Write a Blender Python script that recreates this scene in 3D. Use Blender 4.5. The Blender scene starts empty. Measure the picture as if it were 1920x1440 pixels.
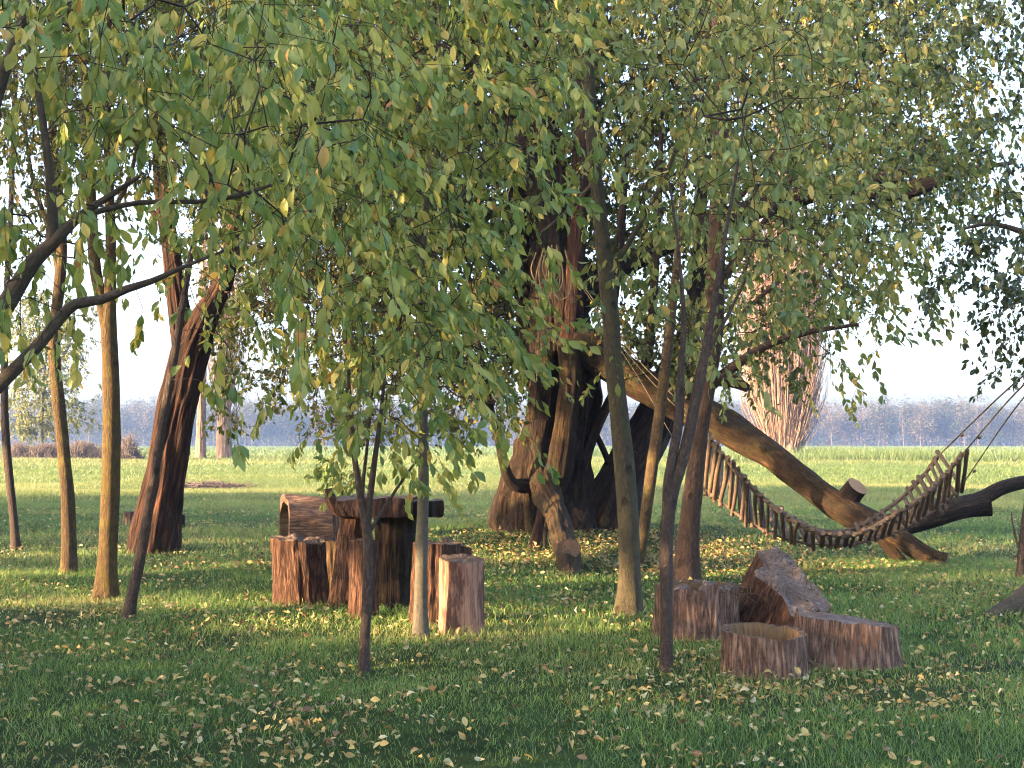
import bpy, math, random
import numpy as np
from math import radians as R

rng = np.random.default_rng(7)
random.seed(7)
sc = bpy.context.scene
C = sc.collection

# ------------------------------------------------------------------ camera geometry
F = 2600.0            # focal length in pixels of the 1920 px wide picture
CAM = np.array([0.0, 0.0, 1.40])
PITCH = math.atan(112 / F)
FW = np.array([0, math.cos(PITCH), math.sin(PITCH)])
UP = np.array([0, -math.sin(PITCH), math.cos(PITCH)])

def P(px, py, d):
    px = np.asarray(px, float); py = np.asarray(py, float); d = np.asarray(d, float)
    x = (px - 960) / F; y = (720 - py) / F
    dy = FW[1] + y * UP[1]; dz = FW[2] + y * UP[2]
    s = d / dy
    return np.stack(np.broadcast_arrays(x * s, d, CAM[2] + dz * s), -1)

def gd(py):           # distance at which that row of the picture meets flat ground
    y = (720 - py) / F
    dy = FW[1] + y * UP[1]; dz = FW[2] + y * UP[2]
    return -CAM[2] / dz * dy

# ------------------------------------------------------------------ noise
_h = np.random.default_rng(11).random(65536)
def _hash(i, j, k):
    return _h[(i * 73856093 ^ j * 19349663 ^ k * 83492791) & 65535]
def vnoise(x, y, z):
    x, y, z = np.broadcast_arrays(np.asarray(x, float), np.asarray(y, float), np.asarray(z, float))
    xi = np.floor(x).astype(np.int64); yi = np.floor(y).astype(np.int64); zi = np.floor(z).astype(np.int64)
    fx = x - xi; fy = y - yi; fz = z - zi
    fx = fx * fx * (3 - 2 * fx); fy = fy * fy * (3 - 2 * fy); fz = fz * fz * (3 - 2 * fz)
    r = 0
    for a in (0, 1):
        for b in (0, 1):
            for c in (0, 1):
                w = (fx if a else 1 - fx) * (fy if b else 1 - fy) * (fz if c else 1 - fz)
                r = r + w * _hash(xi + a, yi + b, zi + c)
    return r

def smooth(t): 
    t = np.clip(t, 0, 1); return t * t * (3 - 2 * t)

def gz(x, y):         # the lie of the land
    x = np.asarray(x, float); y = np.asarray(y, float)
    z = 0.45 * smooth((y - 42) / 43)
    z = z + 0.24 * np.exp(-(((x - 1.0) / 3.0) ** 2 + ((y - 20.3) / 2.8) ** 2))
    near = np.clip((y - 4) / 4, 0, 1)
    z = z + near * 0.05 * (vnoise(x * 0.7, y * 0.7, 3.3) - 0.5)
    z = z + 0.35 * smooth((y - 30) / 20) * (vnoise(x * 0.11, y * 0.16, 8.1) - 0.5) * (1 - 0.6 * smooth((y - 80) / 40))
    return z

# ------------------------------------------------------------------ mesh builder
class MB:
    def __init__(s): s.v = []; s.li = []; s.lt = []; s.mi = []; s.at = {'bk': [], 'rnd': []}; s.n = 0
    def add(s, v, faces, bk=None, rnd=None, mi=0):
        """faces: list of (m,k) int arrays"""
        v = np.asarray(v, float).reshape(-1, 3); n = len(v)
        s.v.append(v)
        for f in faces:
            f = np.asarray(f, np.int64)
            if f.size == 0: continue
            s.li.append((f + s.n).ravel()); s.lt.append(np.full(len(f), f.shape[1])); s.mi.append(np.full(len(f), mi))
        s.at['bk'].append(np.zeros((n, 3)) if bk is None else np.asarray(bk, float).reshape(-1, 3))
        s.at['rnd'].append(np.zeros(n) if rnd is None else np.broadcast_to(np.asarray(rnd, float), (n,)))
        s.n += n
    def build(s, name, mats, parent=None, shade=True):
        if not isinstance(mats, (list, tuple)): mats = [mats]
        me = bpy.data.meshes.new(name)
        v = np.concatenate(s.v); li = np.concatenate(s.li); lt = np.concatenate(s.lt); mi = np.concatenate(s.mi)
        if parent is not None:
            v = v - np.array(parent['_loc'])
        me.vertices.add(len(v)); me.vertices.foreach_set('co', v.astype(np.float32).ravel())
        me.loops.add(len(li)); me.loops.foreach_set('vertex_index', li.astype(np.int32))
        me.polygons.add(len(lt))
        st = np.concatenate([[0], np.cumsum(lt)[:-1]])
        me.polygons.foreach_set('loop_start', st.astype(np.int32))
        me.polygons.foreach_set('material_index', mi.astype(np.int32))
        if shade: me.polygons.foreach_set('use_smooth', np.ones(len(lt), bool))
        a = me.attributes.new('bk', 'FLOAT_VECTOR', 'POINT'); a.data.foreach_set('vector', np.concatenate(s.at['bk']).astype(np.float32).ravel())
        a = me.attributes.new('rnd', 'FLOAT', 'POINT'); a.data.foreach_set('value', np.concatenate(s.at['rnd']).astype(np.float32))
        me.update(calc_edges=True)
        for m in mats: me.materials.append(m)
        o = bpy.data.objects.new(name, me); C.objects.link(o)
        if parent is not None: o.parent = parent
        return o

def thing(name, label, cat, loc, group=None):
    o = bpy.data.objects.new(name, None); C.objects.link(o)
    o.empty_display_size = 0.2
    o.location = loc; o['_loc'] = [float(c) for c in loc]
    tag(o, label, cat, group)
    return o
def tag(o, label=None, cat=None, group=None, kind=None):
    if label: o['label'] = label
    if cat: o['category'] = cat
    if group: o['group'] = group
    if kind: o['kind'] = kind
    return o

def catmull(pts, step):
    """resample a polyline of (x,y,z,r) rows as a smooth curve"""
    p = np.asarray(pts, float)
    if len(p) == 2: p = np.array([p[0], (p[0] + p[1]) / 2, p[1]])
    q = np.vstack([2 * p[0] - p[1], p, 2 * p[-1] - p[-2]])
    out = []
    for i in range(1, len(q) - 2):
        a, b, c, d = q[i - 1], q[i], q[i + 1], q[i + 2]
        n = max(2, int(np.linalg.norm(c[:3] - b[:3]) / step))
        t = np.linspace(0, 1, n, endpoint=False)[:, None]
        out.append(0.5 * (2 * b + (c - a) * t + (2 * a - 5 * b + 4 * c - d) * t ** 2 + (3 * b - a - 3 * c + d) * t ** 3))
    out.append(p[-1:])
    o = np.vstack(out); o[:, 3] = np.maximum(o[:, 3], 0.001)
    return o

def frames(p):
    t = np.gradient(p, axis=0); t /= np.linalg.norm(t, axis=1)[:, None] + 1e-9
    n = np.zeros_like(p)
    ref = np.array([0, 1, 0.0]) if abs(t[0][1]) < 0.8 else np.array([1.0, 0, 0])
    n0 = ref - t[0] * ref.dot(t[0]); n[0] = n0 / np.linalg.norm(n0)
    for i in range(1, len(p)):
        v = n[i - 1] - t[i] * n[i - 1].dot(t[i]); n[i] = v / (np.linalg.norm(v) + 1e-9)
    return t, n, np.cross(t, n)

_off = [0.0]
def tube(mb, pts, seg=16, step=0.05, ridge=0.0, rf=3.0, rs=1.2, lump=0.06, lf=1.5, flare=0.0, caps=(False, True), mi=0, capmi=None, rnd=0.0, lobes=None):
    """tapered, knotty, ridged tube through (x,y,z,r) rows; flare widens its foot into root lobes"""
    c = catmull(pts, step); p = c[:, :3]; r = c[:, 3]
    t, n, b = frames(p)
    s = np.concatenate([[0], np.cumsum(np.linalg.norm(np.diff(p, axis=0), axis=1))])
    th = np.linspace(0, 2 * np.pi, seg, endpoint=False)
    _off[0] += 17.31; o = _off[0]
    ct, st = np.cos(th)[None, :], np.sin(th)[None, :]
    S = s[:, None]
    k = 1 + lump * 2 * (vnoise(ct * 0.9 + o, st * 0.9, S * lf) - 0.5)
    k = k + lump * 0.8 * (vnoise(ct * 1.8 + o, st * 1.8 + 5, S * lf * 3) - 0.5)
    if ridge:
        a = vnoise(ct * rf + o, st * rf, S * rs); a2 = vnoise(ct * rf * 2.1 + o, st * rf * 2.1, S * rs * 2.2)
        a3 = vnoise(ct * rf * 4.7 + o, st * rf * 4.7, S * rs * 3.5)
        k = k + ridge * ((1 - 2 * np.abs(a - 0.5)) - 0.6) + ridge * 0.6 * (a2 - 0.5) + ridge * .4 * (a3 - .5)
    if flare:
        fl = np.exp(-S / (r[0] * 1.6))
        k = k + flare * fl * (0.45 + 0.9 * vnoise(ct * 1.3 + o, st * 1.3, 0.2))
    if lobes:
        for (ang, amp, wid, s0, s1) in lobes:
            dth = np.angle(np.exp(1j * (th - ang)))[None, :]
            k = k + amp * np.exp(-(dth / wid) ** 2) * smooth((S - s0) / 0.15) * (1 - smooth((S - s1) / 0.15))
    rr = r[:, None] * k
    v = p[:, None, :] + rr[..., None] * (ct[..., None] * n[:, None, :] + st[..., None] * b[:, None, :])
    m = len(p)
    idx = np.arange(m * seg).reshape(m, seg)
    f = np.stack([idx[:-1], np.roll(idx[:-1], -1, 1), np.roll(idx[1:], -1, 1), idx[1:]], -1).reshape(-1, 4)
    R0 = float(np.mean(r))
    bk = np.stack(np.broadcast_arrays(ct * rr + o * 0.37, st * rr, S + 0 * ct), -1).reshape(-1, 3)
    mb.add(v.reshape(-1, 3), [f], bk=bk, rnd=rnd, mi=mi)
    for e, on in zip((0, -1), caps):
        if not on: continue
        ring = v[e]; ce = ring.mean(0)
        inset = ce + (ring - ce) * 0.92
        vv = np.vstack([ring, inset, ce[None] + 0.0])
        i0 = np.arange(seg); i1 = np.roll(i0, -1)
        q = np.stack([i0, i1, i1 + seg, i0 + seg], -1); tr = np.stack([i0 + seg, i1 + seg, np.full(seg, 2 * seg)], -1)
        if e == 0: q = q[:, ::-1]; tr = tr[:, ::-1]
        loc = np.concatenate([np.stack([ct[0] * rr[e], st[0] * rr[e], 0 * th], -1), np.stack([ct[0] * rr[e] * .92, st[0] * rr[e] * .92, 0 * th], -1), np.zeros((1, 3))])
        mb.add(vv, [q, tr], bk=loc, rnd=rnd, mi=mi if capmi is None else capmi)
    return c

def pxpath(rows, d=None):
    """(px, py, width px[, depth]) rows -> (x,y,z,r) rows"""
    out = []
    for q in rows:
        dd = q[3] if len(q) > 3 else d
        out.append(np.append(P(q[0], q[1], dd), q[2] / 2 * dd / F))
    return np.array(out)

# ------------------------------------------------------------------ leaves
L8 = np.array([[0, 0, 0], [.22, .30, .05], [.22, 0, 0], [.22, -.30, .05], [.52, .46, .07], [.52, 0, 0], [.52, -.46, .07],
               [.80, .27, .0], [.80, 0, -.05], [.80, -.27, .0], [1, 0, -.14]])
L8T = np.array([[0, 2, 1], [0, 3, 2], [7, 8, 10], [8, 9, 10]]); L8Q = np.array([[1, 2, 5, 4], [2, 3, 6, 5], [4, 5, 8, 7], [5, 6, 9, 8]])
L4 = np.array([[0, 0, 0], [.45, .5, .08], [1, 0, -.1], [.45, -.5, .08]]); L4T = np.array([[0, 2, 1], [0, 3, 2]])

def unit(v): return v / (np.linalg.norm(v, axis=-1, keepdims=True) + 1e-9)

def leaves(mb, pos, axis, length, aspect, rnd, big=True, mi=0, face=None, curl=1.0):
    n = len(pos)
    if n == 0: return
    a = unit(axis)
    q = rng.normal(size=(n, 3)) 
    if face is not None: q = q + face
    nn = unit(q - a * (q * a).sum(1, keepdims=True)); s = np.cross(a, nn)
    T = L8 if big else L4
    w = length * aspect
    cur = curl * rng.uniform(0.3, 2.2, n)
    v = pos[:, None, :] + (length[:, None] * T[None, :, 0])[..., None] * a[:, None, :] + (w[:, None] * T[None, :, 1])[..., None] * s[:, None, :] \
        + (length[:, None] * T[None, :, 2] * cur[:, None])[..., None] * nn[:, None, :]
    k = len(T); base = (np.arange(n) * k)[:, None, None]
    fs = [(L8T[None] + base).reshape(-1, 3), (L8Q[None] + base).reshape(-1, 4)] if big else [(L4T[None] + base).reshape(-1, 3)]
    # bk: (along, across, leaf id) so that the material can draw the midrib
    bk = np.stack(np.broadcast_arrays(T[None, :, 0], T[None, :, 1], (rnd * 37)[:, None]), -1)
    mb.add(v.reshape(-1, 3), fs, bk=bk, rnd=np.repeat(rnd, k), mi=mi)

def sticks(mb, a, b, ra, rb, sides=4, mi=0):
    """many tapered prisms at once"""
    n = len(a)
    if n == 0: return
    t = unit(b - a); ref = np.where(np.abs(t[:, 2:3]) < 0.9, np.array([[0, 0, 1.0]]), np.array([[1.0, 0, 0]]))
    u = unit(np.cross(t, ref)); w = np.cross(t, u)
    th = np.arange(sides) * 2 * np.pi / sides
    ring = np.cos(th)[None, :, None] * u[:, None] + np.sin(th)[None, :, None] * w[:, None]
    v = np.concatenate([a[:, None] + ring * ra[:, None, None], b[:, None] + ring * rb[:, None, None]], 1)
    i = np.arange(sides); f = np.stack([i, np.roll(i, -1), np.roll(i, -1) + sides, i + sides], -1)
    f = (f[None] + (np.arange(n) * 2 * sides)[:, None, None]).reshape(-1, 4)
    bk = v.copy(); mb.add(v.reshape(-1, 3), [f], bk=bk.reshape(-1, 3), mi=mi)

# ------------------------------------------------------------------ growing a crown on a trunk
def grow(roots, rootr, targets, step=0.16, up=0.12, wob=0.10, tip=0.0018, expo=2.35, rmin=0.0):
    """join every target to the nearest grown node; returns nodes, parents, radii, index of each target"""
    nr = len(roots); cap = nr + 60 * len(targets) + 10
    Pn = np.zeros((cap, 3)); par = np.full(cap, -1, int); cost = np.zeros(cap)
    Pn[:nr] = roots; N = nr
    order = np.argsort(np.array([np.min(((roots - t) ** 2).sum(1)) for t in targets]))
    tidx = np.zeros(len(targets), int)
    for o in order:
        t = targets[o]
        d = np.sqrt(((Pn[:N] - t) ** 2).sum(1)) + cost[:N] * 0.25
        i = int(np.argmin(d)); a = Pn[i]; D = np.linalg.norm(t - a)
        k = max(1, int(D / step)); k = min(k, 40)
        mid = (a + t) / 2 + np.array([0, 0, up * D]) + rng.normal(size=3) * wob * D
        prev = i
        for j in range(1, k + 1):
            s = j / k
            q = (1 - s) ** 2 * a + 2 * s * (1 - s) * mid + s * s * t
            if j < k: q = q + rng.normal(size=3) * min(.012, step * .10)
            Pn[N] = q; par[N] = prev; cost[N] = cost[prev] + D / k * 0.6; prev = N; N += 1
        tidx[o] = prev
    acc = np.zeros(N); has = np.zeros(N, bool)
    rad = np.zeros(N)
    for i in range(N - 1, nr - 1, -1):
        r = acc[i] ** (1 / expo) if acc[i] > 0 else tip
        rad[i] = max(r, tip); acc[par[i]] += rad[i] ** expo
    rad[:nr] = rootr
    return Pn[:N], par[:N], rad, tidx

def grid_targets(grid, c0, drange, k, row0=0, above=3, cell=80.0):
    px = []; py = []
    rows = [(row0 + i, g) for i, g in enumerate(grid)]
    if row0 == 0: rows = [(-j, grid[0]) for j in range(1, above + 1)] + rows
    for ri, g in rows:
        for ci, ch in enumerate(g):
            m = int(ch) * k
            if m <= 0: continue
            m = int(m) + (rng.random() < m % 1)
            px += list((c0 + ci + rng.random(m)) * cell); py += list((ri + rng.random(m)) * cell)
    px = np.array(px); py = np.array(py)
    sd = rng.uniform(0, 50)
    ok = rng.random(len(px)) < .18 + 1.9 * vnoise(px / 85, py / 70, sd) ** 1.6 + .3 * vnoise(px / 30, py / 30, sd + 9)
    px = px[ok]; py = py[ok]
    d = rng.uniform(drange[0], drange[1], len(px))
    return P(px, py, d)

def crown(name, parent, roots, rootr, T, mats, leaf=0.09, aspect=0.42, per=9, twig=0.28, droop=0.8, big=True, subs=1,
          tints=(0.0, 1.0), yellow=0.12, up=0.12, wob=0.1, step=0.16, tip=0.0018, spread=0.6, face=None, bare=0.0, wind=None, tw_sides=4, keep=None, jit=.55):
    nodes, par, rad, ti = grow(roots, rootr, T, step=step, up=up, wob=wob, tip=tip)
    mb = MB(); nr = len(roots)
    i = np.arange(nr, len(nodes)); p = par[i]
    rp = np.minimum(rad[p], rad[i] * 1.35)
    sticks(mb, nodes[p], nodes[i], rp, rad[i], sides=tw_sides, mi=0)
    # hanging end twigs with alternate leaves
    base = np.repeat(nodes[ti], subs, 0); n = len(base)
    prev = np.repeat(nodes[ti] - nodes[par[ti]], subs, 0)
    wv = np.array([0, 0, 0]) if wind is None else np.array(wind)
    dr = unit(unit(prev) * 0.5 + rng.normal(size=(n, 3)) * spread + np.array([0, 0, -droop * 0.55]) + wv)
    ln = twig * rng.uniform(0.5, 1.35, n)
    m1 = base + dr * ln[:, None] * 0.5; d2 = unit(dr + np.array([0, 0, -droop * 0.8]) + wv + rng.normal(size=(n, 3)) * 0.15)
    m2 = m1 + d2 * ln[:, None] * 0.5
    t1 = np.full(n, tip)
    sticks(mb, base, m1, t1, t1 * .8, sides=3, mi=0); sticks(mb, m1, m2, t1 * .8, t1 * .5, sides=3, mi=0)
    cnt = rng.poisson(per, n); cnt[rng.random(n) < bare] = 0
    own = np.repeat(np.arange(n), cnt); m = len(own)
    u = rng.random(m) ** 0.8
    pos = np.where(u[:, None] < 0.5, base[own] + (m1 - base)[own] * (u * 2)[:, None], m1[own] + (m2 - m1)[own] * (u * 2 - 1)[:, None])
    ax = unit(dr[own]) * 0.45 + rng.normal(size=(m, 3)) * jit + np.array([0, 0, -droop]) + wv * 1.2
    L = leaf * rng.uniform(0.42, 1.3, m)
    clump = rng.random(n)[own]
    rnd = np.clip(tints[0] + (tints[1] - tints[0]) * (0.35 * clump + 0.65 * rng.random(m)), 0, 0.80)
    yl = rng.random(m) < yellow * (0.4 + 1.2 * clump)
    rnd = np.where(yl, rng.uniform(0.82, 1.0, m), rnd)
    if keep is not None:
        kk = keep(pos); pos, ax, L, rnd = pos[kk], ax[kk], L[kk], rnd[kk]; m = len(pos)
    leaves(mb, pos + ax * 0.01, ax, L, aspect * rng.uniform(0.8, 1.2, m), rnd, big=big, mi=1, face=face)
    return mb.build(name, mats, parent)

# ------------------------------------------------------------------ materials
class N:
    def __init__(s, name):
        s.m = bpy.data.materials.new(name); s.m.use_nodes = True; s.t = s.m.node_tree; s.t.nodes.clear()
        s.out = s.t.nodes.new('ShaderNodeOutputMaterial')
    def n(s, typ, ins=None, **kw):
        x = s.t.nodes.new('ShaderNode' + typ)
        for a, b in kw.items(): setattr(x, a, b)
        for k, v in (ins or {}).items():
            if isinstance(v, bpy.types.NodeSocket): s.t.links.new(v, x.inputs[k])
            else: x.inputs[k].default_value = v
        return x
    def ramp(s, fac, stops):
        x = s.t.nodes.new('ShaderNodeValToRGB'); e = x.color_ramp.elements
        while len(e) < len(stops): e.new(0.5)
        for q, (p, c) in zip(e, stops): q.position = p; q.color = (*c, 1) if len(c) == 3 else c
        s.t.links.new(fac, x.inputs[0]); return x.outputs[0]
    def mix(s, fac, a, b, mode='MIX'):
        x = s.t.nodes.new('ShaderNodeMix'); x.data_type = 'RGBA'; x.blend_type = mode
        for k, v in ((0, fac), (6, a), (7, b)):
            if isinstance(v, bpy.types.NodeSocket): s.t.links.new(v, x.inputs[k])
            else: x.inputs[k].default_value = v if k == 0 else (*v, 1)
        return x.outputs[2]
    def noise(s, vec, scale, detail=6, rough=0.6, dist=0.0):
        return s.n('TexNoise', {'Vector': vec, 'Scale': scale, 'Detail': detail, 'Roughness': rough, 'Distortion': dist}).outputs[0]
    def math(s, op, a, b=0.0):
        return s.n('Math', {0: a, 1: b}, operation=op).outputs[0]
    def end(s, sh, vol=False):
        s.t.links.new(sh, s.out.inputs['Volume' if vol else 'Surface']); return s.m

def bark(name, dark, mid, light, stretch=0.16, scale=22, bump=0.6, moss=None, moss_amt=0.0, rough=0.85, lent=0.0, patch=None, patch_amt=0.0, dist=0.03, furrow=0.0, scar=0.0):
    k = N(name); at = k.n('Attribute', attribute_name='bk').outputs['Vector']
    mp = k.n('Mapping', {'Vector': at, 'Scale': (1, 1, stretch)}).outputs[0]
    a = k.noise(mp, scale * 1.6, 9, 0.72, 0.15)
    r1 = k.math('SUBTRACT', 1.0, k.math('ABSOLUTE', k.math('MULTIPLY', k.math('SUBTRACT', k.noise(mp, scale, 3, 0.5, 0.35), .5), 4.0)))
    mp2 = k.n('Mapping', {'Vector': at, 'Scale': (1, 1, min(1.0, stretch * 3))}).outputs[0]
    r2 = k.noise(mp2, scale * 4.5, 6, 0.75)
    h = k.math('ADD', k.math('MULTIPLY', a, 1.0 - .75 * furrow), k.math('MULTIPLY', r2, .45))
    h = k.math('SUBTRACT', k.math('ADD', h, k.math('MULTIPLY', k.math('SUBTRACT', .9, r1), .75 * furrow)), .225)
    col = k.ramp(h, [(0.22, dark), (0.5, mid), (0.78, light)])
    big = k.noise(at, 2.3, 5, 0.65)
    bm = k.n('MapRange', {0: big, 1: .35, 2: .72, 3: 0.0, 4: .55}).outputs[0]
    col = k.mix(bm, col, tuple(c * 0.5 for c in mid))
    if patch:
        pm = k.n('MapRange', {0: k.noise(k.n('Mapping', {'Vector': at, 'Scale': (1, 1, 0.30)}).outputs[0], 6.5, 6, 0.65), 1: 0.62 - patch_amt * 0.3, 2: 0.68 - patch_amt * 0.3}).outputs[0]
        col = k.mix(k.math('MULTIPLY', pm, .8), col, patch)
    if moss:
        mm = k.noise(at, 6.0, 8, 0.75)
        mm = k.n('MapRange', {0: mm, 1: 0.62 - moss_amt * 0.5, 2: 0.78 - moss_amt * 0.5}).outputs[0]
        col = k.mix(k.math('MULTIPLY', mm, 0.8), col, moss)
    if lent:
        lp = k.n('Mapping', {'Vector': at, 'Scale': (0.30, 0.30, 3.0)}).outputs[0]
        ln = k.n('MapRange', {0: k.noise(lp, 26, 4, 0.6), 1: 0.60, 2: 0.66}).outputs[0]
        col = k.mix(k.math('MULTIPLY', ln, lent), col, tuple(c * 0.35 for c in mid))
    if scar:
        vd = k.n('TexVoronoi', {'Vector': k.n('Mapping', {'Vector': at, 'Scale': (1, 1, .8)}).outputs[0], 'Scale': 4.5}).outputs['Distance']
        sm = k.n('MapRange', {0: k.math('ADD', vd, k.math('MULTIPLY', a, .12)), 1: .13, 2: .21, 3: 1.0, 4: 0.0}).outputs[0]
        col = k.mix(k.math('MULTIPLY', sm, scar), col, tuple(c * .8 for c in dark)); h = k.math('SUBTRACT', h, k.math('MULTIPLY', sm, .8))
    bp = k.n('Bump', {'Height': h, 'Strength': bump, 'Distance': dist}).outputs[0]
    b = k.n('BsdfPrincipled', {'Base Color': col, 'Roughness': rough, 'Specular IOR Level': 0.2, 'Normal': bp}).outputs[0]
    return k.end(b)

def cutwood(name, c0, c1, c2, rings=55, grey=0.4):
    k = N(name); at = k.n('Attribute', attribute_name='bk').outputs['Vector']
    wob = k.noise(at, 5, 4, 0.6)
    ln = k.n('VectorMath', {0: at}, operation='LENGTH').outputs['Value']
    r = k.math('SINE', k.math('ADD', k.math('MULTIPLY', ln, rings * 6.28 / 0.6), k.math('MULTIPLY', wob, 9.0)))
    n2 = k.noise(at, 40, 6, 0.7)
    h = k.math('ADD', k.math('MULTIPLY', r, 0.10), n2)
    col = k.ramp(h, [(0.25, c0), (0.5, c1), (0.8, c2)])
    st = k.n('MapRange', {0: k.noise(at, 6, 5, 0.65, 1.0), 1: 0.42, 2: 0.66}).outputs[0]
    col = k.mix(k.math('MULTIPLY', st, grey), col, tuple(c * 0.35 for c in c1))
    sp = k.n('SeparateXYZ', {0: at}).outputs
    an = k.n('CombineXYZ', {0: k.math('MULTIPLY', k.math('ARCTAN2', sp[1], sp[0]), 2.2), 1: k.math('MULTIPLY', ln, 2.5), 2: 0.3}).outputs[0]
    ck = k.n('MapRange', {0: k.noise(an, 6, 4, 0.6), 1: 0.60, 2: 0.67}).outputs[0]
    pale = k.n('MapRange', {0: k.noise(at, 3.2, 7, 0.7), 1: 0.54, 2: 0.66, 3: 0.0, 4: .55}).outputs[0]
    col = k.mix(pale, col, tuple(min(.4, c * 1.25) for c in c2))
    col = k.mix(k.math('MULTIPLY', ck, .8), col, tuple(c * 0.5 for c in c0))
    h = k.math('SUBTRACT', h, k.math('MULTIPLY', ck, .5))
    bp = k.n('Bump', {'Height': h, 'Strength': 0.8, 'Distance': 0.02}).outputs[0]
    return k.end(k.n('BsdfPrincipled', {'Base Color': col, 'Roughness': 0.8, 'Specular IOR Level': 0.2, 'Normal': bp}).outputs[0])

def leafmat(name, stops, trans=0.42, gloss=0.5, spec=0.4):
    k = N(name); f = k.n('Attribute', attribute_name='rnd').outputs['Fac']
    bk = k.n('Attribute', attribute_name='bk').outputs['Vector']
    col = k.ramp(f, stops)
    spot = k.noise(bk, 4.0, 4, 0.6)
    col = k.mix(k.math('MULTIPLY', k.n('MapRange', {0: spot, 1: 0.55, 2: 0.75}).outputs[0], 0.35), col, (0.16, 0.13, 0.03))
    sep = k.n('SeparateXYZ', {0: bk}).outputs
    rib = k.n('MapRange', {0: k.math('ABSOLUTE', sep[1]), 1: 0.0, 2: 0.07, 3: 0.5, 4: 0.0}).outputs[0]
    col = k.mix(rib, col, (0.22, 0.24, 0.10))
    p = k.n('BsdfPrincipled', {'Base Color': col, 'Roughness': gloss, 'Specular IOR Level': spec}).outputs[0]
    t = k.n('BsdfTranslucent', {'Color': k.mix(0.25, col, (0.30, 0.32, 0.02))}).outputs[0]
    return k.end(k.n('MixShader', {0: trans, 1: p, 2: t}).outputs[0])

M = {}
M['willow'] = bark('willow_bark', (.010, .006, .004), (.062, .026, .013), (.19, .082, .040), stretch=.12, scale=14, bump=1.0, dist=.05, furrow=.6)
M['willow_dark'] = bark('old_willow_bark', (.006, .004, .003), (.034, .019, .010), (.11, .058, .030), stretch=.14, scale=12, bump=1.0, furrow=.6, moss=(.055, .060, .015), moss_amt=.15, dist=.05)
M['limb'] = bark('limb_bark', (.010, .007, .004), (.050, .026, .011), (.22, .11, .042), stretch=.30, scale=11, bump=1.0, dist=.07, furrow=.45, moss=(.06, .048, .014), moss_amt=.26, patch=(.020, .014, .008), patch_amt=.42)
M['bare'] = bark('bare_wood', (.10, .055, .03), (.30, .17, .09), (.42, .26, .15), stretch=.1, scale=22, bump=.5)
M['smooth'] = bark('smooth_bark', (.035, .030, .018), (.090, .075, .045), (.15, .125, .078), stretch=.4, scale=34, bump=.9, furrow=.3, moss=(.085, .08, .03), moss_amt=.2, lent=.5, scar=.75)
M['plum'] = bark('young_plum_bark', (.030, .022, .018), (.090, .066, .052), (.17, .135, .11), stretch=.45, scale=38, bump=.9, furrow=.35, lent=.5, scar=.75)
M['grey'] = bark('grey_bark', (.055, .048, .036), (.105, .094, .070), (.16, .145, .112), stretch=.6, scale=30, bump=.6, furrow=.15, moss=(.12, .12, .06), moss_amt=.1, lent=.35, scar=.75)
M['moss'] = bark('mossy_bark', (.035, .024, .012), (.115, .074, .034), (.20, .135, .065), stretch=.35, scale=32, bump=1.0, furrow=.35, moss=(.115, .088, .020), moss_amt=.3, lent=.5, scar=.75)
M['moss2'] = bark('brown_mossy_bark', (.035, .024, .013), (.10, .066, .034), (.17, .12, .06), stretch=.32, scale=30, bump=1.0, furrow=.35, moss=(.15, .125, .03), moss_amt=.2, lent=.4, scar=.75)
M['brown'] = bark('brown_bark', (.026, .017, .012), (.098, .060, .040), (.18, .118, .082), stretch=.32, scale=30, bump=1.0, furrow=.35, moss=(.10, .085, .03), moss_amt=.08, scar=.75)
M['twig'] = bark('dark_twig', (.013, .009, .007), (.032, .022, .016), (.06, .043, .031), stretch=.6, scale=40, bump=.2)
M['limb_dark'] = bark('dark_branch_bark', (.02, .016, .012), (.058, .047, .034), (.13, .105, .075), stretch=.4, scale=40, bump=.5)
M['stump'] = bark('stump_bark', (.018, .010, .007), (.145, .072, .042), (.32, .18, .11), stretch=.17, scale=34, bump=1.0, dist=.035, furrow=.6, patch=(.22, .11, .07), patch_amt=.02)
M['stump_pale'] = bark('peeled_stump_wood', (.09, .034, .022), (.40, .22, .145), (.64, .46, .34), stretch=.05, scale=22, bump=.7, dist=.03, furrow=.3, patch=(.075, .036, .028), patch_amt=.34)
M['stump_grey'] = bark('weathered_stump_bark', (.05, .030, .023), (.27, .165, .115), (.48, .335, .245), stretch=.17, scale=30, bump=1.0, dist=.035, furrow=.6, patch=(.20, .10, .06), patch_amt=.06)
M['cut'] = cutwood('cut_wood', (.03, .019, .013), (.105, .072, .052), (.21, .15, .11))
M['cut_grey'] = cutwood('weathered_cut_wood', (.035, .026, .022), (.135, .10, .082), (.27, .21, .18), grey=.6)
M['slab'] = cutwood('slab_wood', (.05, .035, .03), (.15, .11, .09), (.25, .19, .16), grey=.5)
M['rot'] = bark('rotten_heartwood', (.045, .028, .015), (.18, .112, .055), (.33, .225, .12), stretch=.12, scale=20, bump=.8)
M['slat'] = bark('hammock_slat_wood', (.026, .019, .014), (.11, .078, .055), (.23, .17, .125), stretch=.15, scale=60, bump=.5, dist=.01)
M['poplar'] = bark('poplar_bark', (.06, .036, .025), (.15, .094, .064), (.24, .16, .11), stretch=.2, scale=5, bump=.6, dist=.1)
M['poplar_twig'] = bark('poplar_shoots', (.10, .064, .044), (.20, .128, .088), (.30, .20, .14), stretch=.3, scale=8, bump=.1)

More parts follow.
